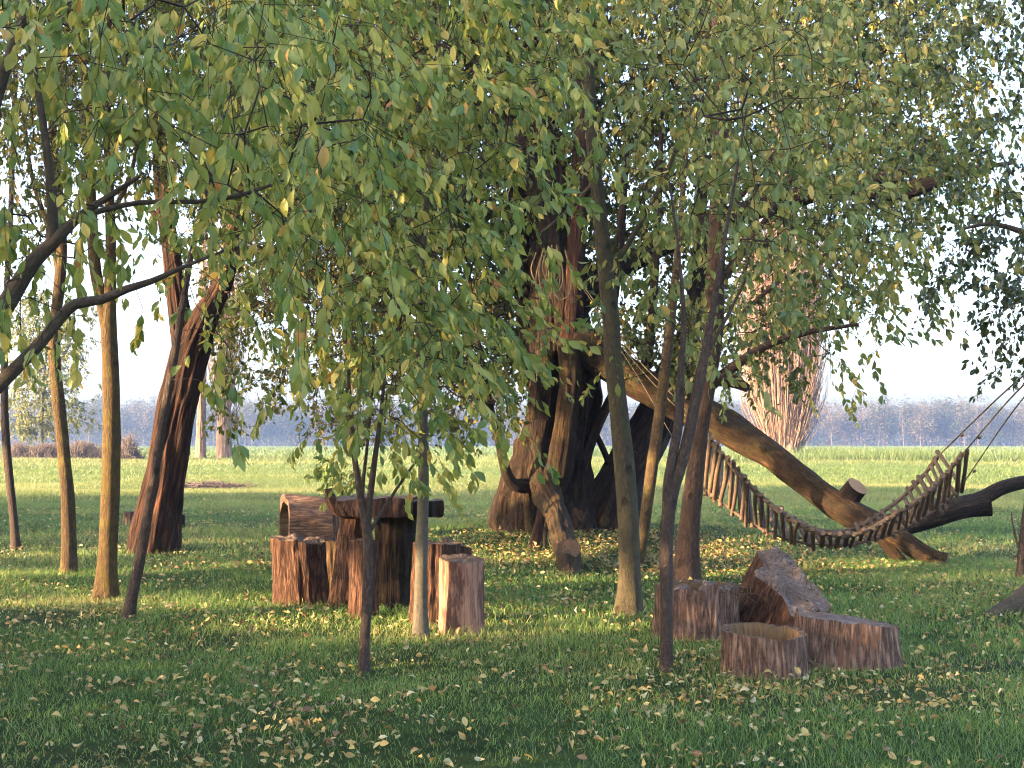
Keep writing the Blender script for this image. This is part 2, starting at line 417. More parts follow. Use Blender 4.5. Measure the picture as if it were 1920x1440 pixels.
G_STOPS = [(0, (.042, .100, .042)), (.3, (.075, .135, .042)), (.58, (.125, .165, .042)), (.8, (.195, .205, .055)), (.83, (.32, .27, .07)), (.95, (.37, .25, .07)), (1.0, (.28, .12, .05))]
M['leaf'] = leafmat('plum_leaf', [(a, (min(c[0], .30) * 1.68, c[1] * 1.52, c[2] * 1.2)) for a, c in G_STOPS])
M['leaf_r'] = leafmat('plum_leaf_pale', [(0, (.070, .135, .055)), (.3, (.120, .180, .058)), (.6, (.185, .215, .060)), (.8, (.27, .26, .075)), (.83, (.38, .33, .09)), (.95, (.42, .33, .09)), (1, (.36, .22, .07))])
M['leaf_w'] = leafmat('willow_leaf', [(0, (.025, .048, .012)), (.35, (.050, .072, .014)), (.65, (.095, .105, .020)), (.8, (.15, .14, .025)), (.83, (.30, .22, .04)), (1, (.32, .18, .04))])
M['leaf_silhouette'] = leafmat('silhouette_leaf', [(0, (.012, .028, .014)), (.5, (.022, .042, .018)), (.8, (.04, .06, .02)), (1, (.16, .13, .03))], trans=.2)  # leaf colour darkened to give the backlit silhouette
M['leaf_far'] = leafmat('far_leaf', [(0, (.06, .085, .03)), (.5, (.10, .115, .035)), (.8, (.16, .15, .05)), (1, (.22, .17, .06))])
M['leaf_fallen'] = leafmat('fallen_leaf', [(0, (.08, .042, .025)), (.25, (.17, .10, .05)), (.5, (.29, .215, .080)), (.8, (.37, .30, .12)), (1, (.42, .37, .22))], trans=.15, gloss=.55, spec=.3)

def grassmat(name, stops, trans=.3):
    k = N(name); f = k.n('Attribute', attribute_name='rnd').outputs['Fac']
    col = k.ramp(f, stops)
    p = k.n('BsdfPrincipled', {'Base Color': col, 'Roughness': 0.5, 'Specular IOR Level': 0.3}).outputs[0]
    t = k.n('BsdfTranslucent', {'Color': k.mix(0.3, col, (.22, .26, .02))}).outputs[0]
    return k.end(k.n('MixShader', {0: trans, 1: p, 2: t}).outputs[0])
M['grass'] = grassmat('lawn_grass', [(0, (.066, .135, .034)), (.45, (.128, .225, .054)), (.8, (.205, .275, .074)), (.95, (.20, .21, .075)), (1, (.32, .27, .13))])
M['grass_far'] = grassmat('meadow_grass', [(0, (.060, .098, .030)), (.5, (.105, .130, .044)), (.85, (.165, .170, .068)), (1, (.24, .21, .095))], trans=.4)
M['crop'] = grassmat('tall_meadow_grass', [(0, (.035, .070, .022)), (.5, (.065, .100, .032)), (1, (.12, .14, .05))], trans=.4)

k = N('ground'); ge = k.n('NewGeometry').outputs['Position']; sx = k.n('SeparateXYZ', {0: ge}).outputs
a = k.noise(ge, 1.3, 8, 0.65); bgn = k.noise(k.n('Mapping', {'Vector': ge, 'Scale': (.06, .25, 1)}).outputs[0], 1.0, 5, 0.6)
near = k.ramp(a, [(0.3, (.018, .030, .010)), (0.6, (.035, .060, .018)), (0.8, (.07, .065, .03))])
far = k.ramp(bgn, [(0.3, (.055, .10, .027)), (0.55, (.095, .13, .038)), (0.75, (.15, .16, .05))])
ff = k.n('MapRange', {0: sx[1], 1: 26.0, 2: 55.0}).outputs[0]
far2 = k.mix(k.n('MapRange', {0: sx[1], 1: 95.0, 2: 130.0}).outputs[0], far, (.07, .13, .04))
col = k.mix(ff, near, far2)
bp = k.n('Bump', {'Height': k.noise(ge, 6, 8, .7), 'Strength': 0.8, 'Distance': 0.15}).outputs[0]
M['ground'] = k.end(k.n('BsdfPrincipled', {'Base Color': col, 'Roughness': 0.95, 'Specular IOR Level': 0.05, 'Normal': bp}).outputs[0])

k = N('rope'); at = k.n('Attribute', attribute_name='bk').outputs['Vector']
w = k.n('TexWave', {'Vector': at, 'Scale': 60.0, 'Distortion': 1.0}, bands_direction='DIAGONAL').outputs[1]
M['rope'] = k.end(k.n('BsdfPrincipled', {'Base Color': k.ramp(w, [(0, (.07, .055, .04)), (1, (.17, .135, .10))]), 'Roughness': .9}).outputs[0])
M['rope_y'] = k.m.copy(); M['rope_y'].name = 'tan_rope'
for nd in M['rope_y'].node_tree.nodes:
    if nd.type == 'VALTORGB':
        nd.color_ramp.elements[0].color = (.12, .08, .035, 1); nd.color_ramp.elements[1].color = (.26, .18, .08, 1)

# ------------------------------------------------------------------ sun and its shaded side
EL = R(12); PHI = R(24)                 # sun low on the left, a little behind the camera
SD = np.array([math.cos(PHI), math.sin(PHI), 0])      # horizontal travel of the light
SU = np.array([-math.sin(PHI), math.cos(PHI), 0])
TE = math.tan(EL)
LIT = []   # (a, u, z, half width, half height): spots kept sunlit by leaving out leaves in the way
def lit(p, ru=.3, rv=.3):
    p = np.asarray(p, float); LIT.append((p @ SD, p @ SU, p[2], ru + .09, rv + .09))
def litpath(rows, d, ru=.3, rv=.3, n=6):
    rows = np.array([list(q[:2]) for q in rows], float)
    t = np.linspace(0, len(rows) - 1, n)
    for px, py in zip(np.interp(t, range(len(rows)), rows[:, 0]), np.interp(t, range(len(rows)), rows[:, 1])):
        lit(P(px, py, d), ru, rv)
def sunlit_line(q):
    """True where a point lies on a sight line from a lit spot to the sun"""
    q = np.asarray(q, float); a = q @ SD; u = q @ SU; z = q[:, 2]
    m = np.zeros(len(q), bool)
    for (pa, pu, pz, ru, rv) in LIT:
        zz = pz + (pa - a) * TE
        m |= (((u - pu) / ru) ** 2 + ((z - zz) / rv) ** 2 < 1) & (a < pa)
    return m

# ------------------------------------------------------------------ ground
def ground():
    mb = MB()
    ys = np.concatenate([np.linspace(-40, 4, 12), np.linspace(4.5, 40, 180), np.linspace(40.5, 120, 120), np.linspace(124, 640, 60)])
    xs = np.concatenate([np.linspace(-330, -45, 30), np.linspace(-44, -13, 50), np.linspace(-12.8, 12.8, 150), np.linspace(13, 44, 50), np.linspace(45, 330, 30)])
    X, Y = np.meshgrid(xs, ys); Z = gz(X, Y)
    n, m = X.shape; i = np.arange(n * m).reshape(n, m)
    f = np.stack([i[:-1, :-1], i[:-1, 1:], i[1:, 1:], i[1:, :-1]], -1).reshape(-1, 4)
    mb.add(np.stack([X, Y, Z], -1).reshape(-1, 3), [f])
    o = mb.build('ground', M['ground']); tag(o, kind='structure')
ground()

def scatter(y0, y1, dens, margin=1.3, extra=2.0):
    hw = 960 / F * margin
    A = hw * (y1 ** 2 - y0 ** 2) + 2 * extra * (y1 - y0)
    n = int(A * dens)
    y = np.sqrt(rng.uniform(y0 ** 2, y1 ** 2, n)); x = rng.uniform(-1, 1, n) * (hw * y + extra)
    return x, y

def blades(mb, x, y, h, w, rnd, five=True, lean=0.45, z0=-0.01):
    n = len(x); z = gz(x, y) + z0
    th = rng.uniform(0, 2 * np.pi, n); fx = np.cos(th) * w / 2; fy = np.sin(th) * w / 2
    la = rng.normal(size=(n, 2)) * lean * h[:, None]
    b = np.stack([x, y, z], 1); s = np.stack([fx, fy, 0 * fx], 1)
    tip = b + np.stack([la[:, 0], la[:, 1], h * rng.uniform(.75, 1, n)], 1)
    if five:
        mid = b + np.stack([la[:, 0] * .32, la[:, 1] * .32, h * .55], 1)
        v = np.stack([b - s, b + s, mid + s * .75, mid - s * .75, tip], 1); o = (np.arange(n) * 5)[:, None]
        mb.add(v.reshape(-1, 3), [np.array([[0, 1, 2, 3]]) + o, np.array([[3, 2, 4]]) + o], rnd=np.repeat(rnd, 5))
    else:
        v = np.stack([b - s, b + s, tip], 1); o = (np.arange(n) * 3)[:, None]
        mb.add(v.reshape(-1, 3), [np.array([[0, 1, 2]]) + o], rnd=np.repeat(rnd, 3))

def grass():
    mb = MB()
    for (y0, y1, dens, h0, w0, five) in ((4.6, 10, 2600, .048, .0034, True), (10, 17, 1500, .056, .0048, True), (17, 34, 520, .07, .0085, False)):
        x, y = scatter(y0, y1, dens)
        n = len(x)
        cl = vnoise(x * 1.4, y * 1.4, 1.0) * .6 + vnoise(x * 5, y * 5, 2.0) * .4
        bare = vnoise(x * .9 + 40, y * .9, 5.0)
        worn = np.exp(-(((x - 1.7) / 2.2) ** 2 + ((y - 16.8) / 1.6) ** 2)) + .8 * np.exp(-(((x + 2.6) / .6) ** 2 + ((y - 15.5) / 1.0) ** 2))
        kp = rng.random(n) < (.35 + 1.3 * cl) * np.where(bare > .72, .45, 1) * (1 - .75 * np.clip(worn, 0, 1))
        x, y, cl = x[kp], y[kp], cl[kp]; n = len(x)
        h = h0 * (.45 + 1.15 * cl) * rng.uniform(.5, 1.5, n); w = w0 * rng.uniform(.7, 1.4, n)
        tall = rng.random(n) < .02; h = np.where(tall, h * 2.1, h)
        rnd = np.clip(rng.normal(.46, .22, n) + (vnoise(x * .5, y * .5, 9.) - .5) * .9 + (vnoise(x * 2.1, y * 2.1, 19.) - .5) * .4, 0, .97)
        rnd = np.where(rng.random(n) < .02, 1.0, rnd)
        blades(mb, x, y, h, w, rnd, five, lean=.6)
    o = mb.build('grass', M['grass'], shade=False)
    tag(o, 'short green lawn grass in the shade under the trees', 'grass', kind='stuff')
    mb = MB()
    for (y0, y1, dens, h0, w0) in ((27, 50, 190, .10, .013), (50, 100, 50, .14, .03), (100, 420, 1.2, .35, .16)):
        x, y = scatter(y0, y1, dens, 1.12)
        kp = rng.random(len(x)) < smooth((y - 25) / 12); x, y = x[kp], y[kp]; n = len(x)
        cl = vnoise(x * .25, y * .5, 4.)
        h = h0 * (.6 + .8 * cl) * rng.uniform(.6, 1.3, n); w = w0 * rng.uniform(.7, 1.4, n)
        rnd = np.clip(rng.normal(.45, .2, n) + (vnoise(x * .06, y * .22, 6.) - .5) * .9, 0, 1)
        if y0 >= 100: rnd = rnd * .5
        blades(mb, x, y, h, w, rnd, False, lean=.5)
    o = mb.build('meadow_grass', M['grass_far'], shade=False)
    tag(o, 'sunlit pale green meadow grass beyond the trees', 'grass', kind='stuff')
    # ridge of taller, greener growth along the far edge of the meadow
    mb = MB(); n = 26000
    x = rng.uniform(-1, 1, n); y = rng.uniform(76, 90, n)
    x = np.where(rng.random(n) < .72, rng.uniform(4, 40, n), rng.uniform(-36, 4, n))
    edge = np.where(x > 4, smooth((x - 4) / 12), .25 * (x > -20))
    kp = rng.random(n) < .25 + .75 * edge; x, y, edge = x[kp], y[kp], edge[kp]; n = len(x)
    h = (.16 + .48 * edge) * (.45 + .9 * vnoise(x * .5, y * .4, 2.)) * rng.uniform(.6, 1.2, n)
    blades(mb, x, y, h, rng.uniform(.03, .07, n), np.clip(rng.normal(.5, .25, n), 0, 1), False, lean=.3)
    o = mb.build('tall_grass', M['crop'], shade=False)
    tag(o, 'band of taller lush grass along the far field edge', 'grass', kind='stuff')
grass()

def fallen():
    mb = MB()
    for (y0, y1, dens, s) in ((5.2, 9.2, 190, .045), (9.2, 14, 120, .047), (14, 30, 50, .05)):
        x, y = scatter(y0, y1, dens)
        n = len(x); cl = .5 * vnoise(x * .8, y * .8, 21.) + .5 * vnoise(x * 2.6, y * 2.6, 22.)
        kp = rng.random(n) < np.clip((cl - .24) * 2.2, .10, 1); x, y = x[kp], y[kp]; n = len(x)
        z = gz(x, y) + rng.uniform(.012, .055, n)
        ax = rng.normal(size=(n, 3)) * np.array([1, 1, .38])
        rnd = np.clip(rng.normal(.55, .27, n), 0, 1)
        leaves(mb, np.stack([x, y, z], 1), ax, s * rng.uniform(.5, 1.25, n), .62 * rng.uniform(.7, 1.2, n), rnd, True, face=np.array([0, 0, 1.1]), curl=1.7)
    # thick litter round the old willow and by the seats
    for (cx, cy, sx_, sy_, n, lo) in ((1.9, 17.2, 1.6, 1.3, 2600, .42), (.2, 18.4, 1.2, .9, 900, .4), (-2.45, 15.8, .55, .8, 420, .3), (2.9, 15.6, .9, .8, 500, .4), (-6.2, 33, 1.6, 1.2, 500, .3)):
        x = rng.normal(cx, sx_, n); y = rng.normal(cy, sy_, n)
        ax = rng.normal(size=(n, 3)) * np.array([1, 1, .3])
        leaves(mb, np.stack([x, y, gz(x, y) + rng.uniform(.005, .05, n)], 1), ax, .06 * rng.uniform(.5, 1.25, n), .6 * rng.uniform(.7, 1.2, n),
               np.clip(rng.normal(lo, .2, n), 0, 1), True, face=np.array([0, 0, 1.2]), curl=1.6)
    o = mb.build('fallen_leaves', M['leaf_fallen'])
    tag(o, 'pale yellow and brown fallen leaves strewn over the lawn', 'fallen leaves', kind='stuff')
fallen()

# ------------------------------------------------------------------ generic trees traced from the photograph
def base_of(px, py):
    d = gd(py); p = P(px, py, d); return d, np.array([p[0], d, float(gz(p[0], d))])

def nodes_from(c, zmin=0.0, every=2):
    s = c[c[:, 2] > zmin][::every]; return s[:, :3], s[:, 3]

def tree(name, label, base, stems, bark_m, grid=None, c0=0, row0=0, drange=None, k=.5, group=None, seg=20, ridge=0.0, rf=3., lump=.07, flare=.5,
         mats=None, zmin=1.0, targets=None, extra_targets=None, extra_roots=None, keep=None, cat='tree', step=.06, crown_name='crown', above=3, **kw):
    d, loc = base
    root = thing(name, label, cat, loc, group)
    mb = MB(); rp = []; rr = []
    for i, st in enumerate(stems):
        rows = pxpath(st, d)
        if i == 0:   # bury the foot a little
            f = rows[0].copy(); f[2] = min(f[2], gz(f[0], f[1])) - .06; rows = np.vstack([f, rows])
        c = tube(mb, rows, seg=seg if i == 0 else max(8, seg - 6), step=step, ridge=ridge, rf=rf, lump=lump, flare=flare if i == 0 else 0, caps=(False, True))
        a, b = nodes_from(c, zmin); rp.append(a); rr.append(b)
    mb.build('trunk', bark_m, root)
    T = targets
    if grid is not None:
        T = grid_targets(grid, c0, drange, k, row0, above)
    if extra_targets is not None: T = extra_targets if T is None else np.vstack([T, extra_targets])
    if T is not None and len(T):
        rp = np.vstack(rp); rr = np.concatenate(rr)
        if extra_roots is not None: rp = np.vstack([rp, extra_roots[0]]); rr = np.concatenate([rr, extra_roots[1]])
        crown(crown_name, root, rp, rr, T, mats or [M['twig'], M['leaf']], keep=keep, **kw)
    return root

HAZE, DUST, SKY, SUN, EXPO = 0.00065, 5.0, 0.15, 3.2, 3.6

FACE = np.array([-.15, -.9, .35])      # blades turn to the open, bright side

# ------------------------------------------------------------------ chosen sun spots, kept clear of leaves towards the sun
litpath([(203, 1120), (208, 850), (205, 640)], 12.4, .34, .30, 9)
litpath([(128, 1070), (118, 830), (105, 660)], 15, .28, .3, 9)
litpath([(30, 1025), (15, 880)], 18.4, .25, .3, 5)
litpath([(270, 1030), (310, 830), (345, 640), (310, 400)], 17.9, .50, .40, 11)
litpath([(515, 1010), (515, 1125)], 12.1, .30, .16, 4)
litpath([(672, 1090), (672, 1150)], 11.2, .26, .13, 3)
litpath([(785, 1090), (800, 1165)], 10.9, .26, .16, 3)
litpath([(862, 1085), (862, 1185)], 10.3, .36, .16, 4)
litpath([(616, 1040), (616, 1110)], 12.3, .2, .14, 3)
litpath([(600, 1170), (1180, 1174)], 10.9, .42, .03, 8)
litpath([(1178, 1110), (1178, 1150)], 11.4, .3, .14, 3)
litpath([(1060, 1052), (1330, 1030)], 17.3, .9, .13, 5)
litpath([(950, 1050), (1060, 1045)], 17.3, .6, .10, 3)
litpath([(1150, 700), (1230, 745)], 18.7, .3, .16, 4)
litpath([(1300, 790), (1350, 810)], 18.1, .3, .18, 3)
litpath([(1380, 840), (1460, 890)], 17.6, .3, .16, 4)
litpath([(1545, 948), (1590, 962)], 16.9, .3, .18, 3)
litpath([(1690, 1005), (1720, 1035)], 16.3, .3, .14, 3)
litpath([(1328, 845), (1365, 900)], 14.9, .22, .22, 3)
litpath([(1046, 800), (1044, 905)], 18.9, .25, .2, 5)
litpath([(1045, 965), (1064, 1040)], 16.6, .35, .2, 4)
litpath([(968, 800), (972, 900)], 19.2, .2, .25, 4)
for px, py, ru in ((40, 940, 1.5), (160, 960, 1.2), (60, 1010, 1.0), (110, 1100, .8), (20, 1080, .8), (230, 1110, .5), (450, 925, 1.8), (640, 915, 1.8)):
    lit(P(px, py, gd(py)), ru * .8, .02)
litpath([(1005, 620), (1020, 520)], 19, .3, .3, 3)

# ------------------------------------------------------------------ left row of trunks
A_ = [(30, 1030, 17), (26, 980, 15), (18, 900, 15), (11, 820, 15), (8, 740, 14), (10, 600, 12), (20, 400, 10), (30, 100, 8), (36, -100, 6)]
tree('tree', 'thinnest brown trunk near the left edge of the lawn, leafless low down', base_of(30, 1030), [A_], M['plum'],
     grid=["11", "11", "11", "11", "11"], c0=0, drange=(17.5, 19.5), k=1.6, per=10, leaf=.09, big=False, flare=.5, lump=.06, mats=[M['twig'], M['leaf_w']], yellow=.2)
B_ = [(128, 1075, 29), (129, 1010, 26), (126, 920, 24), (118, 830, 24), (108, 740, 22), (102, 660, 20), (104, 600, 19), (112, 530, 21), (115, 430, 18), (100, 270, 16), (92, 60, 12), (95, -200, 8)]
tree('tree', 'brown mossy trunk with a slight bend, between the thinnest trunk and the yellowish one', base_of(128, 1075), [B_, [(113, 520, 14), (95, 440, 10), (60, 330, 8), (40, 180, 6)]], M['moss2'],
     grid=["778765", "778765", "667765", "555543", "333211", "311100", "210000", "110000"], c0=0, drange=(13.6, 16.2), k=4.0, subs=4, per=8, leaf=.08, big=False, twig=.3,
     flare=.65, lump=.11, mats=[M['twig'], M['leaf_w']], yellow=.15, bare=.35, keep=lambda p: ~sunlit_line(p))
C_ = [(200, 1125, 40), (202, 1040, 35), (206, 950, 35), (209, 850, 34), (208, 760, 32), (206, 680, 30), (203, 610, 29), (206, 540, 22), (208, 450, 19), (204, 320, 17), (200, 150, 13), (214, -150, 9)]
C2 = [(203, 625, 26), (192, 570, 22), (180, 510, 22), (173, 430, 22), (168, 330, 18), (160, 190, 14), (150, 0, 10), (146, -150, 7)]
tree('tree', 'yellow-green mossy trunk lit by the sun, forked into two high up', base_of(200, 1125), [C_, C2, [(204, 410, 10), (240, 340, 8), (262, 250, 6), (280, 120, 4)]], M['moss'],
     grid=["5677665", "5677665", "5566554", "3443333", "2211112"], c0=0, drange=(11.2, 13.6), k=2.8, subs=3, per=7, leaf=.085, big=False, twig=.3,
     flare=.6, lump=.10, seg=28, mats=[M['twig'], M['leaf_w']], yellow=.15, bare=.3, keep=lambda p: ~sunlit_line(p))
E_ = [(240, 1165, 25), (247, 1120, 21), (260, 1060, 20), (276, 970, 18), (293, 870, 17), (309, 770, 16), (325, 680, 15), (344, 560, 13), (366, 440, 10), (400, 300, 8), (440, 120, 6), (460, -80, 4)]
tree('tree', 'slim grey-brown trunk leaning across the front of the big furrowed trunk', base_of(240, 1165), [E_], M['plum'],
     grid=["0000121", "0000232", "0000232", "0000232", "0001231", "0001341", "0001331", "0000220", "0000110"], c0=0, drange=(9.2, 11.5), k=1.3, per=8, leaf=.095, aspect=.48, face=FACE, twig=.32, lump=.06, flare=.35,
     mats=[M['twig'], M['leaf']], keep=lambda p: ~sunlit_line(p))

# the furrowed leaning willow on the left
D0 = [(285, 1036, 88.2), (296, 960, 77.4), (311, 880, 70.2), (325, 800, 66.6), (341, 730, 66.6), (357, 660, 66.6), (378, 605, 52.2), (400, 565, 41.4), (420, 525, 34.2), (436, 450, 25.2), (462, 330, 19.8), (500, 150, 13.5), (520, -100, 8.1)]
D1 = [(350, 690, 44), (340, 610, 40), (330, 540, 36), (320, 460, 32), (308, 390, 30), (301, 300, 25), (296, 150, 18), (300, -100, 12)]
tree('furrowed_tree', 'stout red-brown tree trunk with deep furrows, leaning to the right', base_of(285, 1036), [D0, D1, [(318, 440, 14), (290, 400, 10), (262, 390, 7)]], M['willow'],
     grid=["0012344443", "0013344444", "0012234444", "0002234443", "0001223443", "0000123443", "0000013332", "0000012322", "0000001122", "0000000111"], c0=0, drange=(16, 20), k=5.0, subs=3, per=8, leaf=.085,
     big=False, twig=.45, tip=.0026, flare=.14, lump=.06, seg=170, step=.035, ridge=.20, rf=2.6, mats=[M['twig'], M['leaf_w']], yellow=.13, bare=.2, keep=lambda p: ~sunlit_line(p))

# ------------------------------------------------------------------ the tree whose boughs hang in from the left
N0 = [(-420, 1330, 86.7), (-410, 1180, 72.2), (-350, 1020, 66.5), (-230, 880, 56.3), (-110, 740, 46.3), (-40, 650, 39.0), (0, 590, 36.1), (28, 545, 33.2), (62, 492, 28.9), (100, 455, 23.8), (150, 405, 15.9), (205, 368, 11.5), (262, 330, 7.2)]
N1 = [(-300, 960, 43.3), (-140, 830, 34.7), (-40, 755, 30.4), (20, 700, 26.0), (78, 640, 23.1), (112, 598, 22.4), (142, 570, 21.7), (190, 562, 18.7), (238, 542, 15.9), (285, 527, 12.3), (345, 500, 7.9), (420, 470, 4.3)]
N2 = [(96, 460, 22.4), (98, 380, 18.9), (84, 250, 14.6), (60, 100, 10.3), (40, -60, 6.9)]
N3 = [(-60, 680, 33.2), (-70, 480, 28.9), (-20, 240, 23.1), (30, 70, 20.2), (60, 20, 15.9), (130, 20, 11.5), (230, -20, 7.2)]
N4 = [(150, 405, 12.0), (260, 380, 10.3), (370, 378, 9.5), (450, 366, 8.6), (532, 338, 5.2)]
dN = 5.6
tree('overhanging_tree', 'nearest tree whose dark crooked boughs hang in from beyond the left edge', (dN, np.array([P(-420, 1330, dN)[0], dN, 0.0])), [N0, N1, N2, N3, N4], M['limb_dark'],
     grid=["778788642", "666678753", "545566754", "433345654", "332123443", "421012332", "420001221", "310201200", "200003100"], c0=0, drange=(4.75, 6.9), k=1.1, per=12, leaf=.074, aspect=.50, tip=.0018, step=.06, jit=.36, above=1, twig=.36, face=FACE,
     zmin=1.3, flare=.3, lump=.1, mats=[M['twig'], M['leaf']], droop=1.1, yellow=.06, seg=18, keep=lambda p: ~sunlit_line(p))

# ------------------------------------------------------------------ middle saplings and the leafy curtain
G_ = [(788, 1197, 29), (789, 1120, 25), (792, 1010, 22), (794, 900, 21), (793, 800, 19), (790, 700, 17), (787, 600, 14), (794, 450, 12), (810, 280, 10), (821, 100, 9), (828, -150, 6)]
G2 = [(790, 640, 9), (740, 540, 8), (680, 440, 7), (620, 350, 6), (560, 250, 5)]
G3 = [(793, 520, 8), (850, 400, 7), (900, 300, 6), (930, 180, 5)]
G4 = [(794, 460, 8), (740, 340, 7), (690, 230, 6), (650, 120, 5)]
tree('young_tree', 'straight smooth grey trunk in front of the log seats, carrying the leafy curtain', base_of(788, 1197), [G_, G2, G3, G4], M['grey'],
     grid=["245666654", "246776653", "246776631", "246777520", "245777520", "123678620", "012678620", "012578720", "002566520", "001244300", "000121000"], c0=5, drange=(7.6, 10.6), k=2.5, per=13, leaf=.086,
     aspect=.50, tip=.0018, step=.08, jit=.38, face=FACE, twig=.46, lump=.06, flare=.5, mats=[M['twig'], M['leaf']], wind=(.22, 0, -.1), yellow=.07, keep=lambda p: ~sunlit_line(p))
F_ = [(683, 1257, 20), (684, 1200, 19), (689, 1110, 20), (690, 1040, 19), (687, 990, 18), (676, 930, 13), (665, 860, 10), (657, 770, 8), (650, 640, 5)]
F2 = [(689, 1020, 14), (691, 960, 12), (699, 890, 11), (711, 800, 8), (722, 700, 5)]
F3 = [(687, 1000, 11), (679, 930, 8), (688, 840, 6), (697, 740, 5), (700, 640, 4)]
F4 = [(691, 1000, 7), (722, 950, 6), (758, 895, 5), (792, 850, 4)]
tree('sapling', 'dark multi-stemmed sapling in front of the log table', base_of(683, 1257), [F_, F2, F3, F4], M['plum'],
     grid=["0122100", "0122100", "0123210", "0011100", "0000100"], row0=6, c0=6, drange=(8.2, 9.0), k=.5, per=6, leaf=.10, twig=.22, lump=.12, flare=.4,
     mats=[M['twig'], M['leaf']], zmin=.8, yellow=.13, seg=14)

# ------------------------------------------------------------------ right-hand saplings
H_ = [(1177, 1157, 46), (1180, 1080, 40), (1178, 980, 40), (1170, 870, 38), (1160, 770, 35), (1151, 690, 33), (1144, 590, 31), (1134, 490, 30), (1123, 390, 28), (1113, 290, 26), (1107, 180, 22), (1098, 50, 17), (1090, -200, 11)]
H2 = [(1118, 340, 12), (1060, 400, 8), (1010, 440, 5)]
H3 = [(1138, 520, 12), (1200, 420, 9), (1260, 300, 7), (1300, 150, 5)]
tree('young_tree', 'tall smooth grey-green trunk standing in front of the old hollow tree', base_of(1177, 1157), [H_, H2, H3], M['smooth'],
     grid=["234444433", "123444433", "012344432", "001233432", "001123321", "000122221", "000122110", "000112110", "000111000"], c0=11, drange=(9.6, 12.6), k=2.7, per=12, leaf=.085, aspect=.52, tip=.0018, step=.09, jit=.42, twig=.40, face=FACE,
     lump=.08, flare=.55, seg=30, mats=[M['twig'], M['leaf_r']], yellow=.13, keep=lambda p: ~sunlit_line(p))
I_ = [(1196, 1062, 20), (1206, 1000, 21), (1222, 880, 22), (1236, 780, 21), (1247, 690, 20), (1258, 600, 17), (1270, 480, 13), (1285, 300, 10), (1300, 80, 7)]
tree('young_tree', 'slim tan stem leaning right, just behind the tall grey-green trunk', base_of(1196, 1062), [I_], M['moss2'],
     grid=["222", "222", "222", "111", "111"], c0=15, drange=(14.5, 16.5), k=1.0, per=9, leaf=.09, big=False, lump=.04, flare=.1, mats=[M['twig'], M['leaf_r']], yellow=.2)
J_ = [(1250, 1257, 25), (1250, 1170, 23), (1249, 1060, 24), (1252, 975, 25), (1262, 920, 22), (1280, 860, 22), (1296, 790, 20), (1309, 725, 20), (1322, 660, 16), (1340, 560, 11), (1362, 430, 7), (1385, 300, 5), (1400, 200, 3)]
J2 = [(1250, 985, 17), (1252, 910, 18), (1262, 850, 18), (1272, 790, 18), (1276, 700, 14), (1282, 600, 10), (1272, 470, 6), (1255, 340, 4)]
tree('young_tree', 'forked young trunk in front of the broken hollow stump', base_of(1250, 1257), [J_, J2, [(1320, 670, 9), (1360, 600, 7), (1400, 520, 5)]], M['plum'],
     grid=["1223321", "1223332", "1223332", "1123332", "0122332", "0112222", "0111221", "0111100", "0001000"], c0=14, drange=(8.0, 10.0), k=1.5, per=8, leaf=.082, aspect=.5, twig=.28, face=FACE, lump=.10, flare=.4,
     mats=[M['twig'], M['leaf_r']], yellow=.13, seg=16)
K_ = [(1284, 1090, 48), (1292, 1000, 39), (1300, 920, 35), (1308, 840, 32), (1318, 760, 34), (1330, 680, 36), (1338, 600, 37), (1341, 500, 35), (1346, 400, 33), (1350, 250, 29), (1346, 90, 23), (1340, -200, 15)]
K2 = [(1322, 730, 24), (1370, 692, 20), (1430, 652, 15), (1510, 624, 11), (1610, 608, 6)]
K3 = [(1342, 540, 18), (1395, 470, 14), (1450, 390, 11), (1510, 290, 8), (1570, 180, 5)]
K4 = [(1336, 640, 14), (1390, 590, 10), (1470, 520, 8), (1560, 470, 5)]
K5 = [(1346, 420, 14), (1420, 330, 11), (1520, 210, 9), (1640, 110, 6)]
tree('young_tree', 'brown trunk behind the broken hollow stump, with a long low bough to the right', base_of(1284, 1090), [K_, K2, K3, K4, K5], M['brown'],
     grid=["45666654", "45666654", "45666654", "34556643", "34555432", "33445421", "22344310", "12333100", "11111000", "00000000"], c0=16, drange=(11.6, 15.2), k=3.4, per=12, leaf=.085, aspect=.52, tip=.0020, step=.10, jit=.42, twig=.42, face=FACE,
     lump=.08, flare=.55, seg=30, mats=[M['twig'], M['leaf_r']], yellow=.13, wind=(.18, 0, 0), keep=lambda p: ~sunlit_line(p))

# ------------------------------------------------------------------ dark tree at the right edge
RB = (11.9, np.array([P(2000, 1150, 11.9)[0], 11.9, 0.0]))
R0 = [(2000, 1160, 120), (2012, 1090, 84), (2034, 960, 72), (2050, 800, 64), (2044, 620, 54), (2010, 420, 42), (1985, 220, 32), (1960, 0, 22), (1950, -200, 14)]
R1 = [(2030, 520, 30), (1985, 470, 20), (1930, 440, 14), (1860, 420, 9), (1800, 430, 5)]
R2 = [(2046, 640, 26), (1990, 610, 16), (1935, 560, 10), (1880, 540, 6)]
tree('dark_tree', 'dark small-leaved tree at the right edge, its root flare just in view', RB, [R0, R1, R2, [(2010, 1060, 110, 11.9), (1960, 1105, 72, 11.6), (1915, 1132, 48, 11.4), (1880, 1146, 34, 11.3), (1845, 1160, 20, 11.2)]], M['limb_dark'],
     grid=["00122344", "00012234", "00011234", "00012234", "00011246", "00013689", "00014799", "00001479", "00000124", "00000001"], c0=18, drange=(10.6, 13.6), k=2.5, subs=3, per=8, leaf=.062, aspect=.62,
     twig=.26, flare=.8, lump=.08, mats=[M['twig'], M['leaf_silhouette']], yellow=.06, seg=40, droop=.7)
